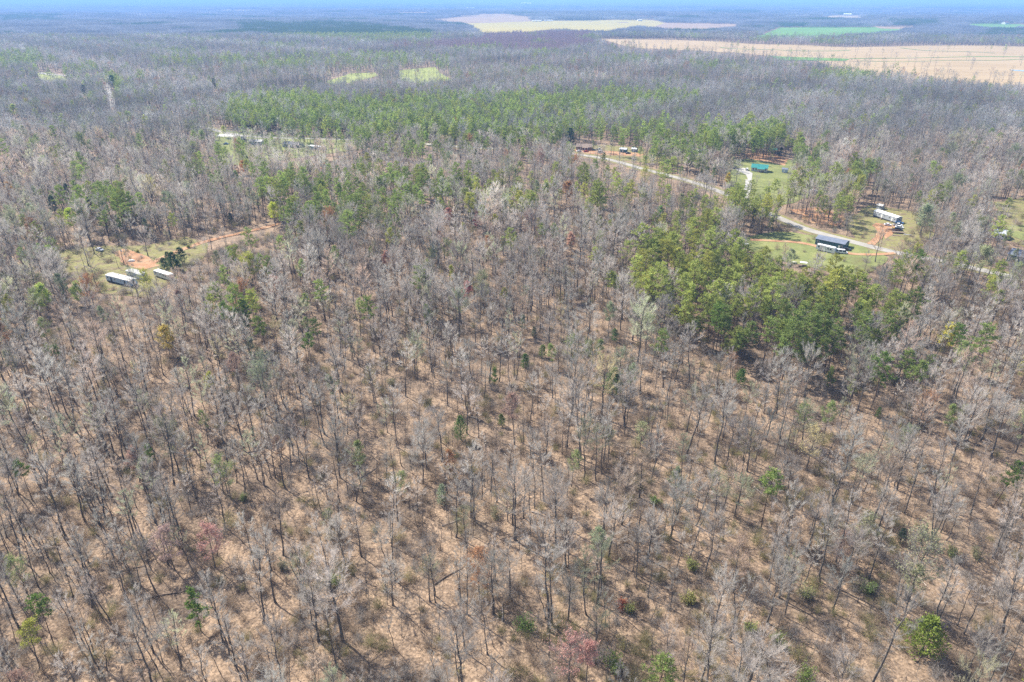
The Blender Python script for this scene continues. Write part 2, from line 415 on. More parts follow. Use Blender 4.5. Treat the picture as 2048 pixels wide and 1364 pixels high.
strip('dirt_track', [(262, 528), (300, 529), (335, 512), (400, 487), (470, 469), (545, 452), (590, 436), (640, 420)], 4.0, M_CLAY, .24, 'orange clay track leading to the old trailers', wob=.9)
strip('dirt_track', [(1742, 490), (1756, 476), (1765, 460), (1770, 450)], 4.0, M_CLAY, .3, 'orange dirt drive to the grey mobile home', wob=.5)
strip('dirt_track', [(1500, 480), (1600, 486), (1680, 505), (1740, 510), (1790, 507)], 3.6, M_CLAY, .26, 'dirt drive passing the long dark building', wob=.6)
strip('dirt_track', [(212, 168), (216, 182), (222, 198), (228, 214)], 8.0, M_GRAVEL, .3, 'white gravel lane cutting through the far left woods', wob=1)
strip('dirt_track', [(80, 146), (110, 150), (150, 154)], 8, M_GRAVEL, .5, 'thin pale lane by the far left clearing')
strip('dirt_track', [(1440, 95), (1500, 99), (1600, 102), (1700, 101)], 9, M_WHEAT, .8, 'thin green terrace line across the stubble field', step=30)
strip('dirt_track', [(1700, 118), (1850, 116), (2060, 114), (2300, 112)], 9, M_WHEAT, .9, 'long green terrace line across the stubble field', step=30)
strip('dirt_track', [(1720, 122), (1850, 123), (2060, 118)], 5, M_WHEAT, .9, 'faint green terrace line in the nearer stubble', step=30)
strip('dirt_track', [(1800, 96), (1860, 102), (1990, 107)], 8, M_WHEAT, .85, 'curved green terrace line in the stubble field', step=30)

# ------------------------------------------------------------------ tree models
def fit(prof, t):
    return np.interp(t, [0, .25, .5, .75, 1], prof)


def branch_path(p0, az, el, length, rg, n=5, curve=.25, wob=.10):
    pts = [np.array(p0, float)]
    for i in range(n):
        e = el + curve * i / n; a = az + rg.normal() * wob * 2.0
        d = np.array([math.cos(a) * math.cos(e), math.sin(a) * math.cos(e), math.sin(e)])
        pts.append(pts[-1] + d * length / n + rg.normal(size=3) * wob * length / n * .6)
    return np.array(pts)


def bare_tree(seed, H, spread, first, n1, n2, n3, tw, r0, fork=False, sides=6, lod=0, brk=False):
    """trunk with limbs, and the fine twig crown, as two builders"""
    rg = np.random.RandomState(seed); T, C = MB(), MB()
    stems = [(rg.uniform(0, 6.28), 0.0, 1.0)]
    if fork: stems = [(0.4, .16, 1.0), (3.4, .2, .92)]
    base_n = 3 if lod else 9
    tw_b, tw_d, tw_l = [], [], []
    for az0, lean, hs in stems:
        zs = np.linspace(0, H * hs, base_n + 1)
        bend = np.cumsum(rg.normal(size=(base_n + 1, 2)) * H * .009, axis=0)
        off = np.outer(np.maximum(zs - H * (.12 if fork else 0), 0) * math.tan(lean), [math.cos(az0), math.sin(az0)])
        path = np.column_stack([bend + off, zs]); path[0, :2] = 0
        rad = r0 * (1 - zs / (H * hs)) ** .8 + .025; rad[0] *= 1.35
        if brk: path = path[:-2]; rad = rad[:-2]
        T.tube(path, rad, sides, cap=False)
        def pt(t): return np.array([np.interp(t * H * hs, path[:, 2], path[:, k]) for k in range(2)] + [min(t * H * hs, path[-1, 2])])
        k1 = int(n1 / len(stems))
        for i in range(k1):
            t = first + (0.985 - first) * ((i + rg.uniform(0, .8)) / k1)
            if brk and t > .75: continue
            u = (t - first) / (1 - first)
            az = i * 2.4 + rg.normal() * .4
            L = spread * fit([.55, 1.0, .95, .7, .35], u) * rg.uniform(.65, 1.2)
            el = R(18 + 45 * u) + rg.normal() * .14
            bp = branch_path(pt(t), az, el, L, rg, 2 if lod else 5, .45, .12)
            rb = max(.03, r0 * .42 * (1 - .6 * u)) * rg.uniform(.8, 1.1)
            if lod:
                C.tris(bp[:1], bp[-1:] - bp[:1], np.array([L]), np.array([rb * 2.6]), rg)
            else:
                T.tube(bp, np.linspace(rb, .015, len(bp)), 3, cap=False)
            for j in range(n2):
                f = rg.uniform(.25, 1.0); s = f * (len(bp) - 1); a = int(min(s, len(bp) - 2)); q = bp[a] + (bp[a + 1] - bp[a]) * (s - a)
                l2 = L * rg.uniform(.28, .5) * (1.15 - .4 * f)
                b2 = branch_path(q, az + rg.choice([-1, 1]) * rg.uniform(.35, 1.0), el + rg.uniform(-.15, .5), l2, rg, 1 if lod else 3, .3, .12)
                if lod == 0:
                    C.tris(b2[:-1], b2[1:] - b2[:-1], np.linalg.norm(b2[1:] - b2[:-1], axis=1) * 1.15, np.linspace(.05, .03, 3), rg)
                m = n3
                g = rg.uniform(.1, 1, m); qq = b2[0] + (b2[-1] - b2[0]) * g[:, None]
                dd = (b2[-1] - b2[0]) / (np.linalg.norm(b2[-1] - b2[0]) + 1e-6) * .9 + rg.normal(size=(m, 3)) * .55; dd[:, 2] += .35
                tw_b.append(qq); tw_d.append(dd); tw_l.append(l2 * rg.uniform(.5, 1.0, m) * (1.0 if lod else .8))
    b = np.concatenate(tw_b); d = np.concatenate(tw_d); l = np.concatenate(tw_l)
    C.tris(b, d, l, tw * rg.uniform(.7, 1.3, len(b)), rg)
    tips = b + d / np.linalg.norm(d, axis=1)[:, None] * l[:, None] * .8
    return T, C, tips


def leaf_crown(tips, n, size, seed):
    rg = np.random.RandomState(seed); C = MB()
    b = tips[rg.randint(0, len(tips), n)] + rg.normal(size=(n, 3)) * .3
    C.tris(b, rg.normal(size=(n, 3)), size * rg.uniform(.6, 1.4, n), size * .7, rg, kite=True)
    return C


def pine_tree(seed, H, spread, first, nb, nt_, tl, tww, r0, lod=0, young=False):
    rg = np.random.RandomState(seed); T, C = MB(), MB()
    zs = np.linspace(0, H, 3 if lod else 8)
    path = np.column_stack([np.cumsum(rg.normal(size=(len(zs), 2)) * H * .006, axis=0), zs]); path[0, :2] = 0
    T.tube(path, r0 * (1 - zs / H * .85), 4 if lod else 6, cap=False)
    B, D, Ls = [], [], []
    for i in range(nb):
        t = first + (1 - first) * (i + rg.uniform(0, .9)) / nb; u = (t - first) / (1 - first)
        az = i * 2.4 + rg.normal() * .5
        L = spread * (fit([.75, 1, .9, .65, .22], u) if not young else fit([1, .85, .65, .42, .1], u)) * rg.uniform(.55, 1.2)
        p0 = np.array([np.interp(t * H, path[:, 2], path[:, 0]), np.interp(t * H, path[:, 2], path[:, 1]), t * H])
        bp = branch_path(p0, az, R(-5 + 40 * u) + rg.normal() * .15, L, rg, 3, .35, .1)
        if not lod: T.tube(bp, np.linspace(max(.02, r0 * .28), .02, 4), 3, cap=False)
        k = max(2, int(nt_ * (.4 + .8 * L / spread)))
        for j in range(k):
            f = rg.uniform(.45, 1.05); c = bp[0] + (bp[-1] - bp[0]) * f + rg.normal(size=3) * np.array([.32, .32, .16]) * spread * .28
            m = 3 if lod else 8
            dd = rg.normal(size=(m, 3)); dd[:, 2] = np.abs(dd[:, 2]) * .9 + .1
            B.append(np.repeat(c[None], m, 0) + rg.normal(size=(m, 3)) * .12); D.append(dd); Ls.append(tl * rg.uniform(.7, 1.3, m))
    B = np.concatenate(B); D = np.concatenate(D); Ls = np.concatenate(Ls)
    C.tris(B, D, Ls, tww * rg.uniform(.7, 1.3, len(B)), rg, kite=True)
    return T, C


def cedar_tree(seed, H, rad, n, tl, tww, fat=.5):
    """dense evergreen: many drooping sprays of different reach, so the outline is ragged"""
    rg = np.random.RandomState(seed); T, C = MB(), MB()
    T.tube([(0, 0, 0), (.02 * H, 0, H * .5), (0, 0, H * .95)], [.16 * H / 8, .1 * H / 8, .02], 6, cap=False)
    nb = 95; per = n // nb; ph = rg.uniform(0, 6.28, 4)
    for i in range(nb):
        u = ((i + .5) / nb) ** .9; az = i * 2.4 + rg.normal() * .5
        pr = rad * np.interp(u, [0, .12, .4, .7, .9, 1], [.75, 1, .9, .58 + .2 * fat, .28 + .12 * fat, .05])
        L = pr * rg.uniform(.55, 1.3) * (1 + .22 * math.sin(2 * az + ph[0] + 4 * u))
        f = rg.uniform(.12, 1, per) ** .6; el = rg.uniform(.0, .7)
        z = H * (.04 + .93 * u) + f * L * math.tan(el) * .7
        side = rg.normal(size=per) * .16 * (.4 + f) * rad
        B = np.column_stack([f * L * math.cos(az) - side * math.sin(az), f * L * math.sin(az) + side * math.cos(az), z + rg.normal(size=per) * .13])
        D = np.column_stack([np.full(per, math.cos(az)), np.full(per, math.sin(az)), rg.uniform(.0, 1.1, per)]) + rg.normal(size=(per, 3)) * .5
        C.tris(B, D, tl * rg.uniform(.6, 1.3, per), tww * rg.uniform(.7, 1.3, per), rg, kite=True)
    return T, C


def bush(seed, H, rad, n, tw, leaves=0, ls=.16):
    rg = np.random.RandomState(seed); C = MB()
    k = max(5, n // 14); az = rg.uniform(0, 6.28, k)
    P = [branch_path((rg.normal() * .15 * rad, rg.normal() * .15 * rad, 0), a, rg.uniform(.5, 1.4), H * rg.uniform(.6, 1.15), rg, 3, .2, .15) for a in az]
    for p in P: C.tris(p[:-1], p[1:] - p[:-1], np.linalg.norm(p[1:] - p[:-1], axis=1) * 1.1, tw * 1.5, rg)
    pick = rg.randint(0, k, n); f = rg.uniform(.2, 1, n)
    b = np.array([P[a][0] + (P[a][-1] - P[a][0]) * g for a, g in zip(pick, f)]) + rg.normal(size=(n, 3)) * np.array([.22 * rad, .22 * rad, .1 * H])
    b[:, 2] = np.abs(b[:, 2]); d = rg.normal(size=(n, 3)); d[:, 2] = np.abs(d[:, 2]) + .4
    C.tris(b, d, H * .3 * rg.uniform(.5, 1.2, n), tw, rg)
    L = None
    if leaves:
        L = MB(); q = b[rg.randint(0, n, leaves)] + rg.normal(size=(leaves, 3)) * .22 * min(rad, 1.2)
        q[:, 2] = np.abs(q[:, 2]) + .1
        L.tris(q, rg.normal(size=(leaves, 3)), ls * rg.uniform(.7, 1.5, leaves), ls * .8, rg, kite=True)
    return C, L


def joined(*mbs):
    o = MB()
    for k, m in mbs:
        if m is None or not m.v: continue
        o.add(np.concatenate(m.v), m.f, k)
    return o


# near hardwood forms: (words for the label, builder arguments)
FORMS = [
    ('tall straight', dict(H=19, spread=3.8, first=.45, n1=20, n2=8, n3=17, tw=0.029, r0=.18)),
    ('slender', dict(H=16, spread=2.9, first=.48, n1=16, n2=8, n3=16, tw=0.027, r0=.13)),
    ('twin-stemmed', dict(H=17.5, spread=3.7, first=.42, n1=22, n2=7, n3=16, tw=0.029, r0=.15, fork=True)),
    ('broad-crowned', dict(H=17, spread=6.0, first=.34, n1=20, n2=10, n3=18, tw=0.032, r0=.25)),
    ('high-crowned', dict(H=21, spread=4.6, first=.55, n1=18, n2=9, n3=18, tw=0.030, r0=.2)),
    ('thin', dict(H=12.5, spread=2.5, first=.38, n1=14, n2=7, n3=14, tw=0.026, r0=.09)),
    ('sparse-topped', dict(H=15, spread=3.2, first=.5, n1=10, n2=6, n3=10, tw=0.030, r0=.14, brk=True)),
    ('large spreading', dict(H=20, spread=6.8, first=.38, n1=22, n2=10, n3=18, tw=0.033, r0=.28)),
    ('bushy', dict(H=13, spread=4.0, first=.26, n1=20, n2=8, n3=16, tw=0.027, r0=.12)),
    ('crooked', dict(H=16, spread=4.2, first=.42, n1=16, n2=8, n3=17, tw=0.029, r0=.16)),
    ('narrow', dict(H=18, spread=2.8, first=.40, n1=20, n2=8, n3=16, tw=0.027, r0=.15)),
    ('low forked', dict(H=14, spread=4.4, first=.34, n1=18, n2=8, n3=17, tw=0.029, r0=.15, fork=True)),
    ('ragged', dict(H=17, spread=5.0, first=.46, n1=13, n2=9, n3=18, tw=0.030, r0=.19)),
    ('very tall', dict(H=22.5, spread=4.0, first=.52, n1=20, n2=9, n3=17, tw=0.030, r0=.2)),
]
NEAR = []
for i, (w, a) in enumerate(FORMS):
    T, C, tips = bare_tree(100 + i, **a)
    NEAR.append(dict(word=w, T=T.mesh('trunk', [M_BARK]), C=C.mesh('crown', [M_TWIG]), both=joined((0, T), (1, C)).mesh('bare_tree', [M_BARK, M_TWIG]), tips=tips, H=a['H']))
BUDS = []
for k in (1, 3, 5, 8):
    L = leaf_crown(NEAR[k]['tips'], 2000, .30, 40 + k)
    LD = leaf_crown(NEAR[k]['tips'], 3000, .5, 60 + k)
    BUDS.append(dict(T=NEAR[k]['T'], C=NEAR[k]['C'], L=L.mesh('leaves', [M_LEAF]), LD=LD.mesh('leaves', [M_LEAF]), H=NEAR[k]['H']))
    T, C, tips = bare_tree(100 + k, **FORMS[k][1])
    BUDS[-1]['both'] = joined((0, T), (1, C), (2, L)).mesh('budding_tree', [M_BARK, M_TWIG, M_LEAF])
PINES = []
for i, a in enumerate([dict(H=20, spread=3.6, first=.55, nb=26, nt_=7, tl=.75, tww=.22, r0=.19), dict(H=18, spread=3.0, first=.62, nb=22, nt_=7, tl=.7, tww=.22, r0=.16),
                       dict(H=22, spread=4.4, first=.5, nb=30, nt_=7, tl=.8, tww=.24, r0=.24), dict(H=11, spread=2.4, first=.3, nb=26, nt_=6, tl=.65, tww=.2, r0=.11, young=True)]):
    T, C = pine_tree(300 + i, **a)
    PINES.append(dict(word=['tall', 'slim', 'broad', 'young'][i], T=T.mesh('trunk', [M_PBARK]), C=C.mesh('crown', [M_NEEDLE]), both=joined((0, T), (1, C)).mesh('pine_tree', [M_PBARK, M_NEEDLE]), H=a['H']))
# simpler forms for trees a kilometre off
FARB, FARP, FARL = [], [], []
for i in range(4):
    T, C, tips = bare_tree(500 + i, H=[19, 17, 21, 18][i], spread=[4.6, 5.6, 4.2, 6.4][i], first=.4, n1=12, n2=5, n3=3, tw=.20, r0=.2, sides=3, lod=1)
    FARB.append(joined((0, T), (1, C)).mesh('far_bare_tree', [M_BARK, M_TWIG]))
    FARL.append(joined((0, T), (1, C), (2, leaf_crown(tips, 160, .6, i))).mesh('far_budding_tree', [M_BARK, M_TWIG, M_LEAF]))
    T, C = pine_tree(520 + i, H=[18, 20, 16, 19][i], spread=3.6, first=.42, nb=18, nt_=4, tl=1.2, tww=.6, r0=.2, lod=1)
    FARP.append(joined((0, T), (1, C)).mesh('far_pine_tree', [M_PBARK, M_NEEDLE]))
BUSHES = []
for i in range(4):
    C, _ = bush(600 + i, [1.8, 2.6, 1.4, 3.4][i], [1.9, 1.7, 2.4, 1.6][i], 420, .04)
    BUSHES.append(C.mesh('brush', [M_TWIG]))
SAPS = []
for i in range(3):
    T, C, tips = bare_tree(620 + i, H=[7, 9, 5.5][i], spread=[1.6, 1.8, 1.7][i], first=.25, n1=14, n2=4, n3=5, tw=0.023, r0=.045, sides=3)
    SAPS.append(joined((0, T), (1, C)).mesh('sapling', [M_BARK, M_TWIG]))
FLOOR = []
for i in range(3):      # fallen sticks and leaf tufts lying about
    rg = np.random.RandomState(640 + i); C = MB(); n = 70
    b = np.column_stack([rg.uniform(-4, 4, n), rg.uniform(-4, 4, n), rg.uniform(.03, .3, n)]); d = rg.normal(size=(n, 3)); d[:, 2] *= .12
    C.tris(b, d, rg.uniform(.5, 2.4, n), rg.uniform(.04, .10, n), rg); FLOOR.append(C.mesh('litter', [M_TWIG]))


def far_patch(seed, size, n, th, zc, zt, pine=False):
    """a piece of distant wood: rounded crowns of twig sprays standing close together"""
    rg = np.random.RandomState(seed); C = MB(); k = int(n / 22)
    cx, cy = rg.uniform(-size / 2, size / 2, k), rg.uniform(-size / 2, size / 2, k); hh = rg.uniform(.75, 1.15, k) * zt; rr = rg.uniform(.75, 1.25, k) * size / math.sqrt(k) * .62
    p = rg.randint(0, k, n); v = rg.normal(size=(n, 3)); v /= np.linalg.norm(v, axis=1)[:, None]; v[:, 2] = np.abs(v[:, 2])
    s = rg.uniform(.5, 1, n)
    b = np.column_stack([cx[p] + v[:, 0] * rr[p] * s, cy[p] + v[:, 1] * rr[p] * s, hh[p] * (zc + (1 - zc) * v[:, 2] * s) - (rg.uniform(0, 1, n) < .3) * rg.uniform(0, .6, n) * hh[p] * zc])
    d = v + rg.normal(size=(n, 3)) * .6; d[:, 2] += .3
    C.tris(b, d, th * rg.uniform(1.2, 2.6, n), th * rg.uniform(.5, 1, n), rg)
    return C.mesh('woodland', [M_NEEDLE if pine else M_TWIG])


PA = [far_patch(700 + i, 44, 1300, 1.3, .45, 19) for i in range(3)]
PB = [far_patch(710 + i, 150, 2600, 3.4, .4, 22) for i in range(3)]
PC = [far_patch(720 + i, 460, 2600, 9, .4, 26) for i in range(2)]

# ------------------------------------------------------------------ where things grow (outlines of what can be seen)
V_OPEN = raster([(p[1:], p[0]) if isinstance(p[0], float) else (p, 1.0) for p in (
    [.97, (205, 545), (255, 540), (268, 576), (208, 568)], [.97, (305, 535), (345, 533), (347, 562), (308, 560)], [.6, (255, 538), (305, 536), (305, 565), (265, 570)],
    [.86, (115, 505), (200, 495), (330, 485), (400, 478), (420, 492), (340, 545), (230, 545), (120, 535)],
    [(380, 478), (470, 461), (540, 446), (548, 458), (480, 476), (400, 500)],
    [.72, (425, 261), (500, 269), (620, 275), (700, 277), (700, 297), (640, 303), (560, 300), (500, 298), (490, 318), (440, 316)],
    [.85, (1145, 287), (1210, 287), (1280, 296), (1280, 316), (1200, 312), (1145, 305)],
    [.78, (1190, 308), (1290, 333), (1380, 354), (1465, 385), (1455, 400), (1370, 376), (1280, 348), (1190, 320)],
    [.93, (1462, 330), (1500, 322), (1585, 325), (1580, 358), (1540, 385), (1490, 385), (1470, 360)],
    [.8, (1560, 428), (1640, 456), (1700, 470), (1800, 495), (1800, 517), (1700, 502), (1570, 448)],
    [(1480, 478), (1560, 466), (1620, 468), (1700, 476), (1785, 505), (1720, 540), (1600, 518), (1500, 497)],
    [(1700, 440), (1740, 415), (1820, 428), (1835, 470), (1780, 500), (1725, 485)],
    [.85, (1995, 405), (2100, 395), (2100, 500), (2015, 490)], [.3, (1930, 524), (2100, 535), (2100, 570), (1930, 545)],
    [(1585, 518), (1620, 518), (1625, 538), (1585, 538)],
    [.93] + MEAD1, [.88] + MEAD2, [.9] + MEAD3, TANBIG, YEL, TAN1, TAN3, GRN1, GRN2, [(1640, 31), (1730, 32.5), (1725, 38), (1650, 36)],
    [(440, 20), (520, 20), (520, 23), (430, 23)], [(790, 25), (860, 24), (860, 29), (800, 29)], [(1740, 53), (1830, 53), (1830, 58), (1760, 57)],
    [.8, (208, 176), (218, 176), (232, 205), (220, 206)],
)])
# pines: share of pines by where the crowns are seen
PZ = raster([
    ([(455, 195), (560, 183), (720, 190), (950, 186), (1150, 182), (1330, 182), (1400, 188), (1395, 200), (1180, 212), (1150, 235), (1040, 225), (1000, 262), (800, 262), (620, 272), (500, 262), (455, 235)], .9),
    ([(1000, 235), (1100, 222), (1340, 235), (1350, 262), (1270, 300), (1150, 285), (1000, 285)], .6),
    ([(1400, 248), (1575, 243), (1580, 275), (1500, 290), (1400, 285)], .8), ([(1290, 270), (1400, 265), (1440, 320), (1400, 350), (1310, 350), (1270, 320)], .6),
    ([(620, 262), (900, 262), (1000, 280), (940, 300), (700, 300)], .35), ([(500, 352), (700, 330), (900, 350), (1090, 352), (1060, 402), (860, 425), (570, 430), (500, 395)], .6),
    ([(1090, 330), (1230, 320), (1290, 380), (1200, 440), (1060, 400)], .22), ([(1320, 370), (1440, 375), (1440, 440), (1320, 450)], .35),
    ([(100, 385), (230, 370), (290, 400), (255, 432), (130, 432)], .7), ([(0, 440), (60, 420), (120, 440), (100, 500), (0, 500)], .12),
    ([(1450, 372), (1600, 388), (1600, 425), (1450, 425)], .9), ([(1560, 345), (1750, 365), (1780, 420), (1640, 430), (1560, 390)], .6), ([(1700, 330), (1750, 330), (1750, 370), (1700, 370)], .7),
    ([(1280, 520), (1340, 465), (1400, 438), (1480, 480), (1580, 515), (1700, 560), (1840, 590), (1850, 645), (1700, 690), (1560, 715), (1440, 670), (1330, 620), (1270, 575)], .9),
    ([(1780, 500), (1870, 500), (1880, 560), (1780, 560)], .7), ([(1900, 500), (1990, 500), (1990, 560), (1900, 560)], .5), ([(400, 580), (530, 590), (530, 650), (400, 640)], .45),
    ([(390, 490), (560, 470), (560, 570), (400, 570)], .30), ([(400, 300), (560, 280), (560, 340), (300, 350)], .2), ([(1650, 700), (1800, 680), (1920, 640), (1920, 740), (1740, 790)], .25),
    ([(300, 115), (640, 105), (900, 110), (900, 135), (640, 130), (300, 135)], .3), ([(480, 45), (700, 42), (870, 62), (860, 78), (640, 75), (480, 60)], .85), ([(0, 105), (80, 100), (90, 130), (0, 130)], .4),
    ([(0, 28), (110, 26), (120, 40), (0, 42)], .7), ([(600, 14), (1000, 12), (1400, 13), (1400, 19), (900, 18), (600, 18)], .4), ([(1780, 40), (1880, 38), (1880, 50), (1780, 50)], .8), ([(1400, 20), (1520, 19), (1520, 25), (1400, 26)], .7),
    ([(1850, 12), (2060, 10), (2060, 20), (1850, 18)], .7), ([(1560, 280), (1640, 285), (1640, 330), (1560, 320)], .6), ([(1980, 60), (2060, 60), (2060, 68), (1980, 68)], .6),
    ([(215, 150), (240, 145), (245, 185), (222, 185)], .8),
])
# tone of the bare woods: 1 purple-brown, 2 thin tall dense, 3 sparse open
TZ = raster([([(980, 63), (1180, 66), (1190, 90), (1100, 104), (900, 98), (760, 92), (960, 80)], 1),
             ([(640, 640), (1300, 600), (1560, 760), (2048, 900), (2300, 1400), (560, 1400), (560, 900)], 3), ([(-300, 640), (520, 700), (520, 1500), (-600, 1500)], 2)])
# brush and undergrowth, bottom right
BZ = raster([([(1280, 880), (1700, 900), (1820, 1080), (1800, 1364), (1050, 1400), (1000, 1180), (1250, 1080)], 1.0), ([(560, 1000), (700, 1000), (760, 1364), (600, 1364)], .6)])

rs = np.random.RandomState(7)


def scatter(y0, y1, cell, jitter=.9, ang=.88, pad=60):
    """jittered points over the ground in a wedge somewhat wider than the view"""
    ys = np.arange(y0, y1, cell); out = []
    for y in ys:
        w = max(y, 60) * ang + pad; xs = np.arange(-w, w, cell)
        out.append(np.column_stack([xs, np.full(len(xs), y)]))
    p = np.concatenate(out); p += rs.uniform(-.5, .5, p.shape) * cell * jitter
    return p


def seen_clear(p, hts, leak):
    """drop what would stand in front of the open ground that can be seen"""
    x, y = p[:, 0], p[:, 1]; h0 = height(x, y); hit = np.zeros(len(p))
    for f in (0, .2, .4, .6, .8, 1.0):
        u, v, _ = project(x, y, h0 + hts * f); w = look(V_OPEN, u, v); hit = np.maximum(hit, w + (.1 if f == 0 else 0) * (w > 0))
    return rs.uniform(size=len(p)) > hit * (1 - leak)


ROADP = []
for a, b in zip(MAIN[:-1], MAIN[1:]):
    A, B = at(*a), at(*b)
    for k in range(max(2, int((B - A).length / 6))):
        q = A.lerp(B, k / max(2, int((B - A).length / 6))); ROADP.append((q.x, q.y))
ROADP = np.array(ROADP)


def off_road(p, d):
    keep = np.ones(len(p), bool); near = np.where((p[:, 1] < 900))[0]
    for c in range(0, len(near), 4000):
        i = near[c:c + 4000]; keep[i] = np.min((p[i, None, 0] - ROADP[None, :, 0]) ** 2 + (p[i, None, 1] - ROADP[None, :, 1]) ** 2, axis=1) > d * d
    return keep


def zone(x, y, z=14.0):
    u, v, d = project(x, y, height(x, y) + z); k = np.clip(260.0 / d, .12, 1.0)
    return look(PZ, u + 34 * k * clump(x, y, 13, 1.1) + 20 * k * clump(x, y, 5, 4.1), v + 30 * k * clump(x, y, 14, 2.6) + 14 * k * clump(x, y, 6, .3))


def clump(x, y, s, seed):
    return (np.sin(x / s + seed) * np.sin(y / (s * 1.1) + seed * 2) + np.sin((x + y) / (s * .63) + seed * 3) + np.sin((x - .7 * y) / (s * .41) + seed)) / 3


pts = scatter(62, 1100, 5.2, 1.5)
x, y = pts[:, 0], pts[:, 1]
u, v, dep = project(x, y, height(x, y) + 6)
tz = look(TZ, u, v)
dens = np.where(tz == 3, .58, np.where(tz == 2, 1.0, .86)); dens = dens + (.92 - dens) * sstep(230, 480, dep)
dens = np.minimum(dens, 1) * np.clip(1 + .5 * clump(x, y, 17, 3.0) + .35 * clump(x, y, 6.5, 1.7), .25, 1.4)
pz0 = zone(x, y)
keep = (rs.uniform(size=len(pts)) < np.maximum(dens, pz0 * .9)) & off_road(pts, 7)
pts = pts[keep]; x, y = pts[:, 0], pts[:, 1]
# thicken the pine woods
ex = scatter(150, 800, 5.4); ex = ex[(zone(ex[:, 0], ex[:, 1]) > .75) & off_road(ex, 7) & (rs.uniform(size=len(ex)) < .38)]
pts = np.concatenate([pts, ex]); n = len(pts); isex = np.arange(n) >= n - len(ex); x, y = pts[:, 0], pts[:, 1]
hts = np.clip(rs.normal(.86, .17, n), .45, 1.3)
pz = zone(x, y)
r = rs.uniform(size=n); kind = np.zeros(n, int)                    # 0 bare 1 pine 2 budding
kind[(r < pz * np.clip(.74 + .6 * clump(x, y, 23, 6.), .45, 1)) | (isex & (r < .84))] = 1
base_p = np.where(dep[keep].mean() > 0, .006, .006)
hts[kind == 1] = np.clip(hts[kind == 1] * 1.02, .6, 1.2)
kind[(kind == 0) & (rs.uniform(size=n) < .003 + .009 * (y > 250) + .10 * (clump(x, y, 38, 4.4) > .5) * (y > 230))] = 1
kind[(kind == 0) & (rs.uniform(size=n) < .06)] = 2
ok = seen_clear(pts, 19 * hts, .05)
pts, hts, kind = pts[ok], hts[ok], kind[ok]

SPECIAL = []     # filled below: (x, y) of the singled-out trees, kept free of others


def tints(kind, n, x, y):
    """species colour of each tree"""
    c = np.zeros((n, 4)); c[:, 3] = 1; g = rs.normal(size=n)
    zone = clump(x, y, 55, 1.0)
    bare = np.array([.51, .465, .41])[None] * (1 + .20 * g[:, None]) * (1 + .22 * zone[:, None]) * np.array([1, 1, 1])
    bare[:, 0] += .012 * rs.normal(size=n); warm = rs.uniform(size=n) < .12; bare[warm] *= np.array([1.08, .93, .82])
    olive = rs.uniform(size=n) < .10; bare[olive] *= np.array([.98, 1.08, .82])
    pine = np.array([.37, .41, .115])[None] * (1 + .15 * g[:, None]); old = rs.uniform(size=n) < .2; pine[old] *= np.array([1.12, 1.0, .9])
    lone = y < 240; pine[lone] *= np.array([.62, .70, .75])
    dark = (x < -30) | (y > 480); pine[dark] *= np.array([.86, .95, .95])
    pal = np.array([[.30, .36, .13], [.32, .36, .15], [.44, .44, .10], [.46, .26, .14], [.42, .28, .22], [.30, .34, .20], [.33, .33, .19]])
    bud = pal[rs.choice(len(pal), n, p=[.22, .22, .07, .09, .05, .18, .17])] * (1 + .1 * g[:, None])
    for k, a in ((0, bare), (1, pine), (2, bud)): c[kind == k, :3] = a[kind == k]
    return np.clip(c, .01, .9)


# ------------------------------------------------------------------ singled-out trees
def place_tree(name, parts, loc, rz, s, tint, label, cat, group=None, tilt=0.0):
    e = empty(name, loc, rz); e.scale = s if isinstance(s, tuple) else (s, s, s); e.rotation_euler = (tilt, tilt * .4, rz)
    tag(e, label, cat, group)
    for pn, me, tn in parts:
        o = new_obj(pn, me, e); o['tint'] = [float(q) for q in tn]
    return e


GREY = (.34, .31, .285, 1)
LIME, DKG, YEL_, REDB, ORG, OLV = (.30, .42, .08, 1), (.055, .085, .032, 1), (.50, .44, .13, 1), (.50, .20, .15, 1), (.48, .27, .13, 1), (.26, .31, .12, 1)
cedA = cedar_tree(801, 9, 2.3, 2000, .5, .22); cedB = cedar_tree(802, 8, 1.7, 1500, .42, .2, .2); cedC = cedar_tree(803, 10, 2.9, 2700, .55, .24, .8)
CED = [dict(T=a[0].mesh('trunk', [M_BARK]), C=a[1].mesh('crown', [M_NEEDLE]), H=h) for a, h in ((cedA, 9), (cedB, 8), (cedC, 10))]
BSH = []
for i, (h, r_) in enumerate(((3.0, 1.8), (2.4, 1.5), (1.8, 1.2))):
    C, L = bush(810 + i, h, r_, 160, .035, 900, .26); BSH.append(dict(C=C.mesh('crown', [M_TWIG]), L=L.mesh('leaves', [M_LEAF]), H=h))  # C holds the bush's stems and twigs
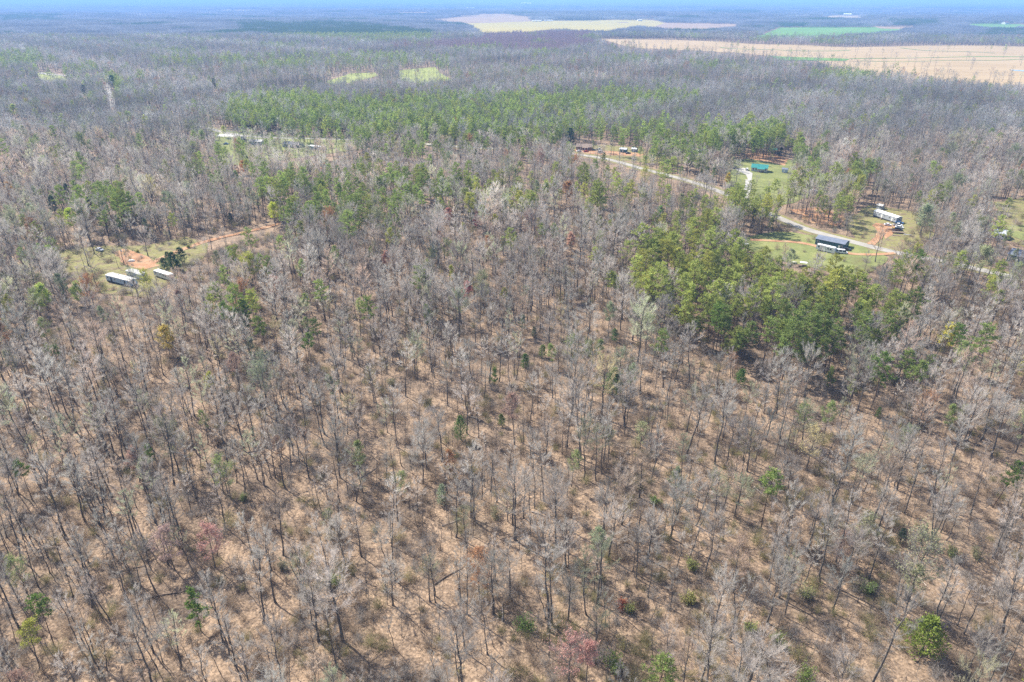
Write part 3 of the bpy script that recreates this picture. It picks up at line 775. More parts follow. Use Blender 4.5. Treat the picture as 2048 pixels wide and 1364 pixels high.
# base spot in the photo, height in metres, colour, words
CEDARS = [
    (1840, 1308, 2, 10.5, (.20, .25, .05, 1), 'large bright yellow-green cedar standing alone in leafless woods, bottom right'),
    (922, 880, 1, 9.0, (.085, .125, .04, 1), 'dark green slim cedar standing alone amid the middle of the leafless woods'),
    (1225, 792, 2, 11.0, (.09, .125, .05, 1), 'tall olive-green cedar beside a bare trunk right of the middle'),
    (1228, 684, 0, 6.0, (.07, .12, .035, 1), 'small dark cedar above the tall olive-green cedar'),
    (1050, 738, 0, 6.5, (.08, .125, .035, 1), 'round dark green cedar beside the small yellowish pine'),
    (1003, 852, 0, 4.5, (.09, .12, .04, 1), 'low dark cedar behind a forked bare trunk, right of the slim cedar'),
    (1800, 1085, 0, 4.5, (.05, .065, .04, 1), 'small blackish cedar in the brown brush'),
    (1755, 835, 1, 4.0, (.10, .15, .04, 1), 'tiny green cedar at the foot of a tall pine'),
    (1068, 675, 1, 5.0, (.08, .10, .05, 1), 'small grey-green cedar behind the round dark cedar'),
    (1085, 715, 2, 5.5, (.15, .19, .05, 1), 'yellow-green cedar just behind the round dark cedar'),
    (885, 1010, 1, 7.0, (.20, .23, .15, 1), 'pale blue-green cedar below the middle of the woods'),
    (332, 548, 0, 8.5, (.045, .075, .03, 1), 'dark evergreen at the trailer end of the evergreen clump'),
    (350, 540, 2, 9.5, (.04, .068, .028, 1), 'tallest dark evergreen of the clump beside the travel trailer'),
    (365, 528, 2, 9.0, (.042, .07, .03, 1), 'rounded dark evergreen at the track end of the clump'),
    (358, 545, 0, 7.0, (.045, .072, .03, 1), 'lower dark evergreen in front of the clump by the travel trailer'),
    (340, 535, 1, 8.5, (.05, .08, .032, 1), 'slim dark evergreen at the back of the clump by the track'),
    (1140, 288, 2, 15, (.035, .062, .03, 1), 'big dark round evergreen beside the brown house'),
    (463, 448, 0, 7, (.04, .055, .04, 1), 'small dark cedar behind the clay track'),
    (1560, 315, 1, 9, (.03, .05, .025, 1), 'dark evergreen beside the teal carport'),
    (170, 190, 2, 14, (.035, .06, .03, 1), 'dark round evergreen in the grey woods left of the white lane'),
    (228, 178, 2, 20, (.04, .07, .03, 1), 'tall dark evergreen beside the white gravel lane'),
    (110, 425, 0, 11, (.04, .062, .035, 1), 'dark cedar at the front of the dark pine clump, upper left'),
    (185, 432, 0, 12, (.035, .055, .03, 1), 'blackish cedar behind the bright lime tree'),
    (140, 405, 1, 13, (.04, .06, .035, 1), 'slim dark cedar at the top of the dark pine clump'),
    (430, 180, 1, 17, (.05, .075, .04, 1), 'slim dark conifer standing out of the grey wood at the upper left'),
    (1510, 690, 1, 5, (.10, .17, .05, 1), 'small fresh-green cedar at the front edge of the pine wood'),
    (1480, 770, 2, 6.5, (.10, .16, .045, 1), 'low wide green cedar in front of the pine wood'),
]
for px, py, k, h, tn, lab in CEDARS:
    p = at(px, py); SPECIAL.append((p.x, p.y, 3.0)); c = CED[k]; s = h / c['H']; tn = tuple(min(.8, q * (1.1 if px == 1840 else 1.75)) for q in tn[:3]) + (1,)
    place_tree('cedar_tree', [('trunk', c['T'], GREY), ('crown', c['C'], tn)], p, px * .7, s, tn, lab, 'tree')
BUSHLIST = [
    (1050, 1258, 0, 3.2, (.16, .36, .05, 1), 'vivid green leafy bush at the bottom middle of the woods'),
    (670, 1170, 0, 3.0, (.24, .42, .08, 1), 'lime green leafy bush beside a pale bare crown, lower left'),
    (1228, 1335, 0, 3.4, (.17, .34, .05, 1), 'green leafy bush right of the red-budded tree'),
    (1608, 1362, 0, 3.2, (.18, .36, .05, 1), 'green leafy bush at the bottom edge'),
    (1500, 1262, 2, 2.0, (.26, .46, .07, 1), 'small lime bush left of the large yellow-green cedar'),
    (1552, 1290, 1, 2.4, (.18, .34, .05, 1), 'dark-based green bush left of the large yellow-green cedar'),
    (1738, 1185, 0, 2.8, (.14, .30, .05, 1), 'dark green bush in brown brush above the yellow-green cedar'),
    (1715, 1178, 0, 2.6, (.22, .30, .12, 1), 'pale green bush joined to a darker one in brown brush'),
    (1612, 1195, 0, 2.8, (.26, .40, .10, 1), 'light green bush in the brown brush'),
    (1310, 1008, 2, 2.0, (.20, .40, .06, 1), 'small green bush below the middle right'),
    (1385, 1138, 1, 2.4, (.26, .42, .08, 1), 'lime bush beside a slender bare tree'),
    (1378, 1205, 2, 2.2, (.30, .42, .09, 1), 'small yellow-green bush below the lime bush'),
    (990, 1035, 0, 2.8, (.25, .34, .12, 1), 'pale green bush below the blue-green cedar'),
    (488, 1000, 2, 1.8, (.20, .36, .08, 1), 'tiny green bush among leaning bare trunks'),
    (565, 1140, 1, 2.0, (.24, .34, .14, 1), 'pale green bush at the foot of tall grey trees'),
    (1808, 1260, 2, 2.0, (.28, .44, .08, 1), 'small lime bush just behind the large yellow-green cedar'),
    (1950, 1115, 0, 2.6, (.22, .32, .10, 1), 'olive green bush under pale bare trees at the right'),
    (1900, 1110, 1, 2.2, (.20, .34, .08, 1), 'green bush left of an olive bush at the right'),
    (785, 770, 1, 2.4, (.24, .34, .12, 1), 'pale green bush left of the slim dark cedar'),
    (857, 812, 1, 2.6, (.14, .20, .06, 1), 'olive bush just left of the slim dark cedar'),
    (1245, 1215, 2, 1.8, (.45, .24, .07, 1), 'small orange-leaved bush beside a green one'),
    (1258, 1222, 2, 1.8, (.26, .40, .08, 1), 'small green bush beside an orange one'),
    (378, 496, 2, 1.6, (.24, .38, .06, 1), 'low bright bush beside the clay track'),
    (275, 505, 2, 1.4, (.28, .42, .06, 1), 'small bright bush in the clearing behind the trailers'),
]
for px, py, k, h, tn, lab in BUSHLIST:
    p = at(px, py); SPECIAL.append((p.x, p.y, 2.0)); c = BSH[k]; s = h / c['H']; tn = (tn[0] * 1.1 + .03, tn[1] * .82, tn[2] * 1.2 + .02, 1)
    place_tree('bush', [('crown', c['C'], GREY), ('leaves', c['L'], tn)], p, px * .7, s, tn, lab, 'bush')  # the crown part here is the bush's stems and twigs
BUDLIST = [
    (1135, 1375, 1, 13, (.44, .25, .21, 1), 'red-budded tree with pale forked limbs at the bottom edge'),
    (1172, 1372, 2, 12, (.44, .25, .21, 1), 'smaller red-budded tree right of the forked red one'),
    (430, 1135, 3, 12, (.44, .25, .21, 1), 'coral red budding tree among grey trunks, lower left'),
    (350, 1140, 3, 12, (.42, .30, .26, 1), 'faint pink budding tree left of the coral red one'),
    (1612, 940, 1, 13, (.50, .42, .21, 1), 'cream-yellow budding tree with a round crown, right of the middle'),
    (340, 710, 3, 11, (.50, .40, .12, 1), 'yellow budding tree in the left woods below the trailers'),
    (150, 462, 3, 12, (.44, .52, .08, 1), 'bright lime tree in front of the dark cedars, upper left'),
    (552, 452, 1, 13, (.48, .52, .06, 1), 'round yellow-lime tree where the clay track enters the wood'),
    (98, 625, 3, 12, (.38, .44, .12, 1), 'lime budding tree left of the old trailers'),
    (165, 610, 3, 10, (.36, .42, .15, 1), 'pale lime tree just below the old trailers'),
    (32, 240, 1, 15, (.40, .46, .13, 1), 'round lime tree near the left edge, far back'),
    (262, 252, 1, 14, (.34, .42, .12, 1), 'lime tree in the upper left grey woods'),
    (186, 312, 1, 12, (.32, .38, .15, 1), 'dull lime tree in the grey woods left of the far houses'),
    (490, 350, 3, 10, (.50, .26, .10, 1), 'orange budding tree below the white-roofed house'),
    (26, 400, 3, 11, (.50, .34, .14, 1), 'orange budding tree near the left edge'),
    (1133, 410, 1, 14, (.42, .25, .12, 1), 'large rust-orange tree in the middle-distance woods'),
    (955, 462, 3, 10, (.40, .17, .14, 1), 'red tree at the front edge of the middle pines'),
    (898, 448, 3, 9, (.42, .22, .18, 1), 'red tree left of another at the edge of the middle pines'),
    (775, 535, 3, 8, (.42, .23, .17, 1), 'small red tree in the grey woods left of the middle'),
    (935, 605, 3, 9, (.46, .22, .19, 1), 'low red tree in the centre of the grey woods'),
    (1140, 500, 3, 9, (.46, .30, .22, 1), 'salmon budding tree in the grey woods right of the middle'),
    (1885, 705, 3, 11, (.50, .46, .10, 1), 'yellow tree beside pines at the right'),
    (1455, 70 + 300, 3, 8, (.50, .40, .06, 1), 'golden shrub tree by the gravel driveway'),
    (407, 292, 1, 13, (.36, .42, .18, 1), 'pale lime tree at the left end of the roadside lawns'),
    (450, 275, 1, 10, (.42, .44, .12, 1), 'yellow-green tree beside the concrete pad'),
    (1045, 320, 3, 9, (.38, .46, .12, 1), 'lime tree by the road left of the brown house'),
    (1040, 355, 1, 11, (.40, .44, .14, 1), 'yellow-lime tree in the woods below the road'),
    (1840, 475, 1, 17, (.30, .34, .20, 1), 'tall pale olive tree right of the grey mobile home'),
    (1955, 560, 1, 15, (.36, .38, .20, 1), 'broad pale yellow-green tree by the right-hand road'),
    (2040, 770, 3, 12, (.42, .42, .14, 1), 'yellow-green tree at the right edge'),
    (2030, 905, 1, 14, (.32, .36, .17, 1), 'soft green budding tree at the right edge'),
    (1280, 900, 3, 9, (.36, .37, .20, 1), 'faint green budding tree near the middle right'),
    (852, 290, 3, 11, (.32, .42, .10, 1), 'lime tree by the house hidden in pines'),
    (1320, 440, 3, 8, (.20, .32, .08, 1), 'fresh green young tree beside the bend of the road'),
]
BUDIX = {1: 1, 2: 0, 3: 3}
for px, py, k, h, tn, lab in BUDLIST:
    p = at(px, py); tn = tuple(min(.8, q * 1.3) for q in tn[:3]) + (1,); SPECIAL.append((p.x, p.y, 3.0)); c = BUDS[BUDIX[k]]; s = h / c['H']
    place_tree('budding_tree', [('trunk', c['T'], GREY), ('crown', c['C'], GREY), ('leaves', c['LD'] if py < 720 else c['L'], tn)], p, px * .37, (s * 1.1, s * 1.1, s), tn, lab, 'tree')
LONEPINE = [
    (402, 1262, 3, 12, 'open-branched green pine among bare trunks, lower left'), (108, 1290, 1, 14, 'green-topped pine near the bottom left corner'),
    (65, 1000, 1, 13, 'yellowish pine near the left edge'), (990, 775, 3, 8, 'small yellowish pine left of the round dark cedar'),
    (1985, 1015, 2, 15, 'dark leaning pine near the right edge'), (1740, 820, 2, 21, 'tall flat-topped pine standing before the pine wood'),
    (1895, 740, 0, 18, 'pine with a ragged crown beside the yellow tree'), (1735, 372, 2, 19, 'large rounded pine in the grey woods behind the mobile home'),
    (625, 740, 1, 15, 'lone green pine in the left grey woods'), (308, 940, 3, 9, 'small faded pine among the left trunks'),
    (1820, 585, 2, 20, 'broad pine beside the road behind the pine wood'), (1425, 705, 2, 21, 'dark-trunked pine at the front corner of the pine wood'),
]
for px, py, k, h, lab in LONEPINE:
    p = at(px, py); SPECIAL.append((p.x, p.y, 3.5)); c = PINES[k]; s = h / c['H']
    dk = .6 if 'dark leaning' in lab else 1.0
    place_tree('pine_tree', [('trunk', c['T'], GREY), ('crown', c['C'], (.17 * dk, .25 * dk, .06 * dk, 1))], p, px * .7, s, None, lab, 'tree', tilt=.12 if 'leaning' in lab else 0)

sp = np.array(SPECIAL)
keep = np.ones(len(pts), bool)
for sx, sy, sr in SPECIAL: keep &= (pts[:, 0] - sx) ** 2 + (pts[:, 1] - sy) ** 2 > sr * sr
# keep the singled-out evergreens in view: nothing tall right in front of them
for sx, sy, sr in SPECIAL:
    d = math.hypot(sx, sy); ux, uy = sx / d, sy / d
    al = (sx - pts[:, 0]) * ux + (sy - pts[:, 1]) * uy; ac = np.abs((pts[:, 0] - sx) * uy - (pts[:, 1] - sy) * ux)
    reach = 20 * d / CAM_H * .8
    keep &= ~((al > 0) & (al < reach) & (ac < 2.8))
pts, hts, kind = pts[keep], hts[keep], kind[keep]
n = len(pts); x, y = pts[:, 0], pts[:, 1]; tint = tints(kind, n, x, y)
vi = rs.randint(0, 1000, n); rot = rs.uniform(0, 2 * PI, n); tiltx = rs.normal(size=n) * .045; tilty = rs.normal(size=n) * .045
FORM_W = np.array([.11, .11, .06, .08, .09, .09, .03, .05, .08, .08, .08, .05, .08, .05])
form = rs.choice(len(FORMS), n, p=FORM_W / FORM_W.sum())
slim = (look(TZ, *project(x, y, height(x, y) + 6)[:2]) == 2) & (rs.uniform(size=n) < .9)
form[slim] = rs.choice([0, 1, 5, 10, 13, 1, 10], int(slim.sum()))
pform = rs.choice(4, n, p=[.38, .27, .25, .10])
bform = rs.randint(0, 4, n)
uu, vv, dd = project(x, y, height(x, y) + 8)
inview = (uu > -30) & (uu < 2078) & (vv > 0) & (vv < 1430)

# ------------------------------------------------------------------ labels for the nearest trees, by landmark
LM = [(1840, 1308, 'large yellow-green cedar'), (922, 880, 'slim dark cedar'), (1225, 792, 'tall olive-green cedar'), (1050, 1258, 'vivid green bottom bush'), (670, 1170, 'lime bush'),
      (1135, 1375, 'red-budded forked tree'), (430, 1135, 'coral red tree'), (1612, 940, 'cream-yellow tree'), (402, 1262, 'open-branched pine'), (108, 1290, 'bottom-left pine'),
      (1608, 1362, 'green bush at the bottom edge'), (1800, 1085, 'blackish cedar'), (885, 1010, 'pale blue-green cedar'), (1385, 1138, 'lime bush by a slender tree'), (1985, 1015, 'dark leaning pine'),
      (65, 1000, 'yellowish pine'), (1310, 1008, 'small green middle-right bush'), (1738, 1185, 'dark green bush in brush'), (1228, 1335, 'green bush by the red tree'), (308, 940, 'small faded pine'), (1003, 852, 'low dark cedar')]
LMP = [(at(a, b), w) for a, b, w in LM]
LMP2 = [(at(a, b), w) for a, b, w in [(1740, 820, 'tall flat-topped pine'), (1425, 705, 'dark-trunked corner pine'), (1820, 585, 'broad roadside pine'), (1660, 495, 'long dark building'), (1770, 440, 'grey mobile home'),
                                      (1520, 345, 'teal-roofed house'), (1450, 390, 'bend of the pale road'), (1604, 530, 'small flat trailer'), (552, 452, 'yellow-lime tree'), (340, 548, 'travel trailer'), (955, 462, 'red tree by the middle pines'),
                                      (1133, 410, 'rust-orange tree'), (150, 462, 'bright lime tree'), (1225, 792, 'tall olive-green cedar'), (625, 740, 'lone left pine'), (240, 560, 'blue-shaded trailer'), (1170, 300, 'brown house')]]
ORD = ['nearest', 'second', 'third', 'fourth', 'fifth', 'sixth', 'seventh', 'eighth', 'ninth', 'tenth', 'eleventh', 'twelfth', 'thirteenth', 'fourteenth', 'fifteenth', 'sixteenth', 'seventeenth', 'eighteenth', 'nineteenth', 'twentieth']


def make_labels(ids, lms, noun, words, cap):
    keyed = {}
    for i in ids:
        ds = [(math.hypot(x[i] - p.x, y[i] - p.y), k) for k, (p, _) in enumerate(lms)]
        d, k = min(ds); p, w = lms[k]
        dx, dy = x[i] - p.x, y[i] - p.y
        side = ('right of' if dx > 0 else 'left of') if abs(dx) > abs(dy) else ('behind' if dy > 0 else 'in front of')
        keyed.setdefault((words(i), side, w), []).append((d, i))
    out = {}
    for (wd, side, w), l in keyed.items():
        l.sort()
        for r_, (d, i) in enumerate(l):
            if r_ < cap:
                o = '' if len(l) == 1 else ORD[r_] + ' '
                out[i] = f'{o}{wd} {noun} {side} the {w}'
            else: out[i] = f'{wd} {noun} some way {side} the {w}'
    return out


def tone(i):
    c = tint[i, :3].mean() / .468
    return 'pale grey' if c > 1.08 else ('dark grey' if c < .9 else 'grey')


bare_ids = [i for i in np.argsort(dd) if kind[i] == 0 and inview[i]][:300]
pine_ids = [i for i in np.argsort(dd) if kind[i] == 1 and inview[i]][:288]
bud_ids = [i for i in np.argsort(dd) if kind[i] == 2 and inview[i]][:60]
lb = make_labels(bare_ids, LMP, 'leafless tree', lambda i: f"{tone(i)} {FORMS[form[i]][0]}", 12)
lp = make_labels(pine_ids, LMP2, 'green pine', lambda i: PINES[pform[i]]['word'], 20)
def budword(i):
    r_, g_, b_ = tint[i, :3]
    return 'orange' if r_ > g_ * 1.3 and g_ > b_ * 1.4 else ('reddish' if r_ > g_ * 1.3 else ('yellow' if r_ > .4 and b_ < .14 else 'pale green'))
lbud = make_labels(bud_ids, LMP + LMP2, 'budding tree', budword, 12)
single = np.zeros(n, bool)
for ids, labs, table, fm, nm, grp in ((bare_ids, lb, NEAR, form, 'bare_tree', 'leafless hardwoods in the near woods'), (pine_ids, lp, PINES, pform, 'pine_tree', 'pines of the nearer woods'), (bud_ids, lbud, BUDS, bform, 'budding_tree', 'budding trees scattered in the near woods')):
    for i in ids:
        single[i] = True; c = table[fm[i]]; s = float(hts[i])
        e = empty(nm, (float(x[i]), float(y[i]), float(height(x[i], y[i])) - .05)); e.rotation_euler = (float(tiltx[i]), float(tilty[i]), float(rot[i])); e.scale = (s, s, s * float(rs.uniform(.92, 1.08)))
        tag(e, labs[i], 'tree', grp)
        tn = [float(q) for q in tint[i]]
        for pn, key in (('trunk', 'T'), ('crown', 'C'), ('leaves', 'L')):
            if key in c:
                o = new_obj(pn, c[key], e); o['tint'] = tn if not (nm == 'budding_tree' and key != 'L') else list(GREY)

# ------------------------------------------------------------------ the masses of trees behind: one object per kind
def mass(name, label, P, z, variant, models, rotz, scl, tint, tx=None, ty=None):
    n = len(P); me = bpy.data.meshes.new(name)
    me.vertices.add(n); me.vertices.foreach_set('co', np.column_stack([P, z]).ravel())
    a = me.attributes.new('model', 'INT', 'POINT'); a.data.foreach_set('value', np.asarray(variant, np.int32))
    a = me.attributes.new('turn', 'FLOAT_VECTOR', 'POINT')
    a.data.foreach_set('vector', np.column_stack([np.zeros(n) if tx is None else tx, np.zeros(n) if ty is None else ty, rotz]).ravel())
    a = me.attributes.new('size', 'FLOAT_VECTOR', 'POINT'); a.data.foreach_set('vector', np.asarray(scl, float).ravel())
    a = me.attributes.new('tint', 'FLOAT_COLOR', 'POINT'); a.data.foreach_set('color', np.asarray(tint, float).ravel())
    o = new_obj(name, me); tag(o, label, kind='stuff')
    g = bpy.data.node_groups.new(name, 'GeometryNodeTree')
    g.interface.new_socket('Geometry', in_out='INPUT', socket_type='NodeSocketGeometry'); g.interface.new_socket('Geometry', in_out='OUTPUT', socket_type='NodeSocketGeometry')
    N, L = g.nodes, g.links; gi = N.new('NodeGroupInput'); go = N.new('NodeGroupOutput'); j = N.new('GeometryNodeJoinGeometry')
    def attr(nm, ty_):
        q = N.new('GeometryNodeInputNamedAttribute'); q.data_type = ty_; q.inputs['Name'].default_value = nm; return q.outputs['Attribute']
    am, at_, as_ = attr('model', 'INT'), attr('turn', 'FLOAT_VECTOR'), attr('size', 'FLOAT_VECTOR')
    for k, m in enumerate(models):
        src = bpy.data.objects.new(m.name, m)
        oi = N.new('GeometryNodeObjectInfo'); oi.inputs['Object'].default_value = src; oi.inputs['As Instance'].default_value = True
        cmp = N.new('FunctionNodeCompare'); cmp.data_type = 'INT'; cmp.operation = 'EQUAL'; L.new(am, cmp.inputs[2]); cmp.inputs[3].default_value = k
        ip = N.new('GeometryNodeInstanceOnPoints'); L.new(gi.outputs[0], ip.inputs['Points']); L.new(cmp.outputs[0], ip.inputs['Selection']); L.new(oi.outputs['Geometry'], ip.inputs['Instance'])
        L.new(at_, ip.inputs['Rotation']); L.new(as_, ip.inputs['Scale']); L.new(ip.outputs[0], j.inputs[0])
    L.new(j.outputs[0], go.inputs[0])
    md = o.modifiers.new('growth', 'NODES'); md.node_group = g
    return o


rest = ~single
for k, nm, lab, models, fm in ((0, 'bare_woods', 'leafless grey woods filling the middle distance', [c['both'] for c in NEAR], form), (1, 'pine_woods', 'pines of the more distant stands', [c['both'] for c in PINES], pform), (2, 'budding_woods', 'scattered budding trees of the more distant woods', [c['both'] for c in BUDS], bform)):
    m = rest & (kind == k) & (dd < 620)
    sc = np.repeat(hts[m][:, None], 3, 1); mass(nm, lab, pts[m], height(x[m], y[m]) - .05, fm[m], models, rot[m], sc, tint[m], tiltx[m], tilty[m])
m_far = rest & (dd >= 620)
# trees from one to two and a half kilometres
fp = scatter(1100, 2600, 9.5); fh = rs.uniform(.8, 1.25, len(fp))
fz = zone(fp[:, 0], fp[:, 1]); fk = np.zeros(len(fp), int)
fk[rs.uniform(size=len(fp)) < fz] = 1; fk[(fk == 0) & (rs.uniform(size=len(fp)) < .015 + .55 * (clump(fp[:, 0], fp[:, 1], 105, 2.2) > .5))] = 1; fk[(fk == 0) & (rs.uniform(size=len(fp)) < .09)] = 2
ok = seen_clear(fp, 17 * fh, .10) & (rs.uniform(size=len(fp)) < .95); fp, fh, fk = fp[ok], fh[ok], fk[ok]
AP = np.concatenate([pts[m_far], fp]); AH = np.concatenate([hts[m_far], fh]); AK = np.concatenate([kind[m_far], fk]); AT = np.concatenate([tint[m_far], tints(fk, len(fp), fp[:, 0], fp[:, 1])])
AT[AK == 0, :3] *= np.array([.66, .71, .77]) * (1 + .42 * clump(AP[AK == 0, 0], AP[AK == 0, 1], 90, 7.7) + .15 * clump(AP[AK == 0, 0], AP[AK == 0, 1], 33, 1.2))[:, None]  # bare far tints cooled: some distance haze put into the colour
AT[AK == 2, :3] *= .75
tzf = look(TZ, *project(AP[:, 0], AP[:, 1], height(AP[:, 0], AP[:, 1]) + 12)[:2]) == 1
AT[tzf & (AK != 1), :3] = np.array([.30, .22, .235]) * rs.uniform(.85, 1.15, (int((tzf & (AK != 1)).sum()), 1))
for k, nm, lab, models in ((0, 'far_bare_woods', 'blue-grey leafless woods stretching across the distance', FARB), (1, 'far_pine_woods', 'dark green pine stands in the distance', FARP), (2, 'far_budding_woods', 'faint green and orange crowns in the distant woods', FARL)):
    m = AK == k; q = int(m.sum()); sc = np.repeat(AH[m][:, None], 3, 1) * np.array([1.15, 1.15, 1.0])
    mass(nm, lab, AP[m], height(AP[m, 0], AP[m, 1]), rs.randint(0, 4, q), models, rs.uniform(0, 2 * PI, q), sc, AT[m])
# woodland from two and a half kilometres to the horizon
FP, FV, FS, FT = [], [], [], []
for y0, y1, cell, v0, nv, lo in ((2570, 5200, 33, 0, 3, 26), (5150, 15000, 110, 3, 3, 40), (14800, 43000, 340, 6, 2, 60)):
    q = scatter(y0, y1, cell, .6, .84, 200); hh = np.full(len(q), 15.0)
    ok = np.ones(len(q), bool)
    for ox, oy in ((-.3, -.3), (.3, -.3), (0, 0), (-.3, .3), (.3, .3)):
        u_, v_, _ = project(q[:, 0] + ox * cell, q[:, 1] + oy * cell, height(q[:, 0], q[:, 1]) + 12); ok &= look(V_OPEN, u_, v_) < .5
        u_, v_, _ = project(q[:, 0] + ox * cell, q[:, 1] + oy * cell, height(q[:, 0], q[:, 1]) + 2); ok &= look(V_OPEN, u_, v_) < .5
    if v0:      # open land shows between the far woods
        ok &= clump(q[:, 0], q[:, 1], 420 if v0 == 3 else 1500, 5.0) < (.42 if v0 == 3 else .5)
    q = q[ok]; pzz = zone(q[:, 0], q[:, 1])
    t = np.array([.27, .275, .29])[None] * rs.uniform(.75, 1.25, (len(q), 1)) * (1 + .3 * clump(q[:, 0], q[:, 1], 160, 2.)[:, None])
    isp = (rs.uniform(size=len(q)) < pzz * 1.1) | (clump(q[:, 0], q[:, 1], 230 if v0 < 6 else 900, 9.) > .55)
    t[isp] = np.array([.10, .15, .07]); tt = look(TZ, *project(q[:, 0], q[:, 1], height(q[:, 0], q[:, 1]) + 10)[:2]) == 1; t[tt & ~isp] = np.array([.29, .22, .235])
    FP.append(q); FV.append(v0 + rs.randint(0, nv, len(q))); FS.append(np.column_stack([np.ones(len(q))] * 2 + [rs.uniform(.8, 1.15, len(q))])); FT.append(np.column_stack([t, np.ones(len(q))]))
FP = np.concatenate(FP); FV = np.concatenate(FV); FS = np.concatenate(FS); FT = np.concatenate(FT)
mass('horizon_woods', 'hazy blue woods and pine stands reaching to the horizon', FP, height(FP[:, 0], FP[:, 1]), FV, PA + PB + PC, rs.uniform(0, 2 * PI, len(FP)), FS, FT)

# undergrowth: saplings, brush, sticks
q = scatter(60, 420, 3.1); x_, y_ = q[:, 0], q[:, 1]; u_, v_, _ = project(x_, y_, height(x_, y_)); bz = look(BZ, u_, v_)
keep = (rs.uniform(size=len(q)) < np.clip(.52 + .45 * bz + .40 * clump(x_, y_, 11, 8.), .03, .95)) & off_road(q, 6) & seen_clear(q, np.full(len(q), 2.5), .16)
q = q[keep]; bz = bz[keep]; nq = len(q); va = rs.randint(0, 4, nq); s0 = rs.uniform(.6, 1.35, nq)
bt = np.array([.29, .225, .165])[None] * rs.uniform(.75, 1.25, (nq, 1)); ol = rs.uniform(size=nq) < .25 + .2 * bz; bt[ol] *= np.array([.95, 1.12, .72]); gr = rs.uniform(size=nq) < .25; bt[gr] = np.array([.33, .3, .27])
mass('undergrowth', 'tangled brown and olive brush on the forest floor', q, height(q[:, 0], q[:, 1]), va, BUSHES, rs.uniform(0, 6.28, nq), np.repeat(s0[:, None], 3, 1), np.column_stack([bt, np.ones(nq)]))
q = scatter(60, 520, 4.4); x_, y_ = q[:, 0], q[:, 1]
keep = (rs.uniform(size=len(q)) < np.clip(.55 + .5 * clump(x_, y_, 14, 2.), .1, .95)) & off_road(q, 6) & seen_clear(q, np.full(len(q), 7.0), 0)
q = q[keep]; nq = len(q)
mass('saplings', 'thin leafless saplings crowding under the taller trees', q, height(q[:, 0], q[:, 1]), rs.randint(0, 3, nq), SAPS, rs.uniform(0, 6.28, nq), np.repeat(rs.uniform(.6, 1.25, nq)[:, None], 3, 1),
     np.column_stack([np.array([.33, .29, .25])[None] * rs.uniform(.75, 1.2, (nq, 1)), np.ones(nq)]), rs.normal(size=nq) * .08, rs.normal(size=nq) * .08)
q = scatter(60, 360, 5.5); nq = len(q); ok = seen_clear(q, np.full(nq, .5), 0) & off_road(q, 7); q = q[ok]; nq = len(q)
mass('fallen_sticks', 'broken sticks and branches littering the forest floor', q, height(q[:, 0], q[:, 1]) + .03, rs.randint(0, 3, nq), FLOOR, rs.uniform(0, 6.28, nq), np.ones((nq, 3)),
     np.column_stack([np.array([.36, .3, .25])[None] * rs.uniform(.45, 1.25, (nq, 1)), np.ones(nq)]))
# ------------------------------------------------------------------ buildings, vehicles, poles, logs
def frame_of(a, b, depth=0.0):
    """left and right ends of a thing's near side, as spots of the photo -> origin, heading and length"""
    A, B = at(*a), at(*b); d = B - A; d.z = 0; L = d.length; rz = math.atan2(d.y, d.x)
    c = (A + B) / 2 + Vector((-math.sin(rz), math.cos(rz), 0)) * depth / 2
    return Vector((c.x, c.y, float(height(c.x, c.y)) + .12)), rz, L


def window(root, x, y, z, w, h, wall='front', fm=None):
    """frame proud of the wall with a pane inside"""
    f = MB(); t, k = .09, .07
    if wall == 'front':
        for c, d in (((x, y - k / 2, z + h / 2), (w, k, t)), ((x, y - k / 2, z - h / 2), (w, k, t)), ((x - w / 2, y - k / 2, z), (t, k, h)), ((x + w / 2, y - k / 2, z), (t, k, h))): f.box(c, d)
        o = f.build('window', fm or WHITE, root); MB().box((x, y - .012, z), (w - t, .03, h - t)).build('pane', GLASS, o)
    else:
        for c, d in (((x + k / 2, y, z + h / 2), (k, w, t)), ((x + k / 2, y, z - h / 2), (k, w, t)), ((x + k / 2, y - w / 2, z), (k, t, h)), ((x + k / 2, y + w / 2, z), (k, t, h))): f.box(c, d)
        o = f.build('window', fm or WHITE, root); MB().box((x + .012, y, z), (.03, w - t, h - t)).build('pane', GLASS, o)
    return o


def roof_mb(L, D, z, rise, ov, th=.14):
    m = MB(); a = D / 2 + ov
    prof = [(-a, z - ov * rise / (D / 2)), (0, z + rise), (a, z - ov * rise / (D / 2)), (a, z - ov * rise / (D / 2) + th), (0, z + rise + th), (-a, z - ov * rise / (D / 2) + th)]
    return m.prism(prof, 'x', -L / 2 - ov, L / 2 + ov)


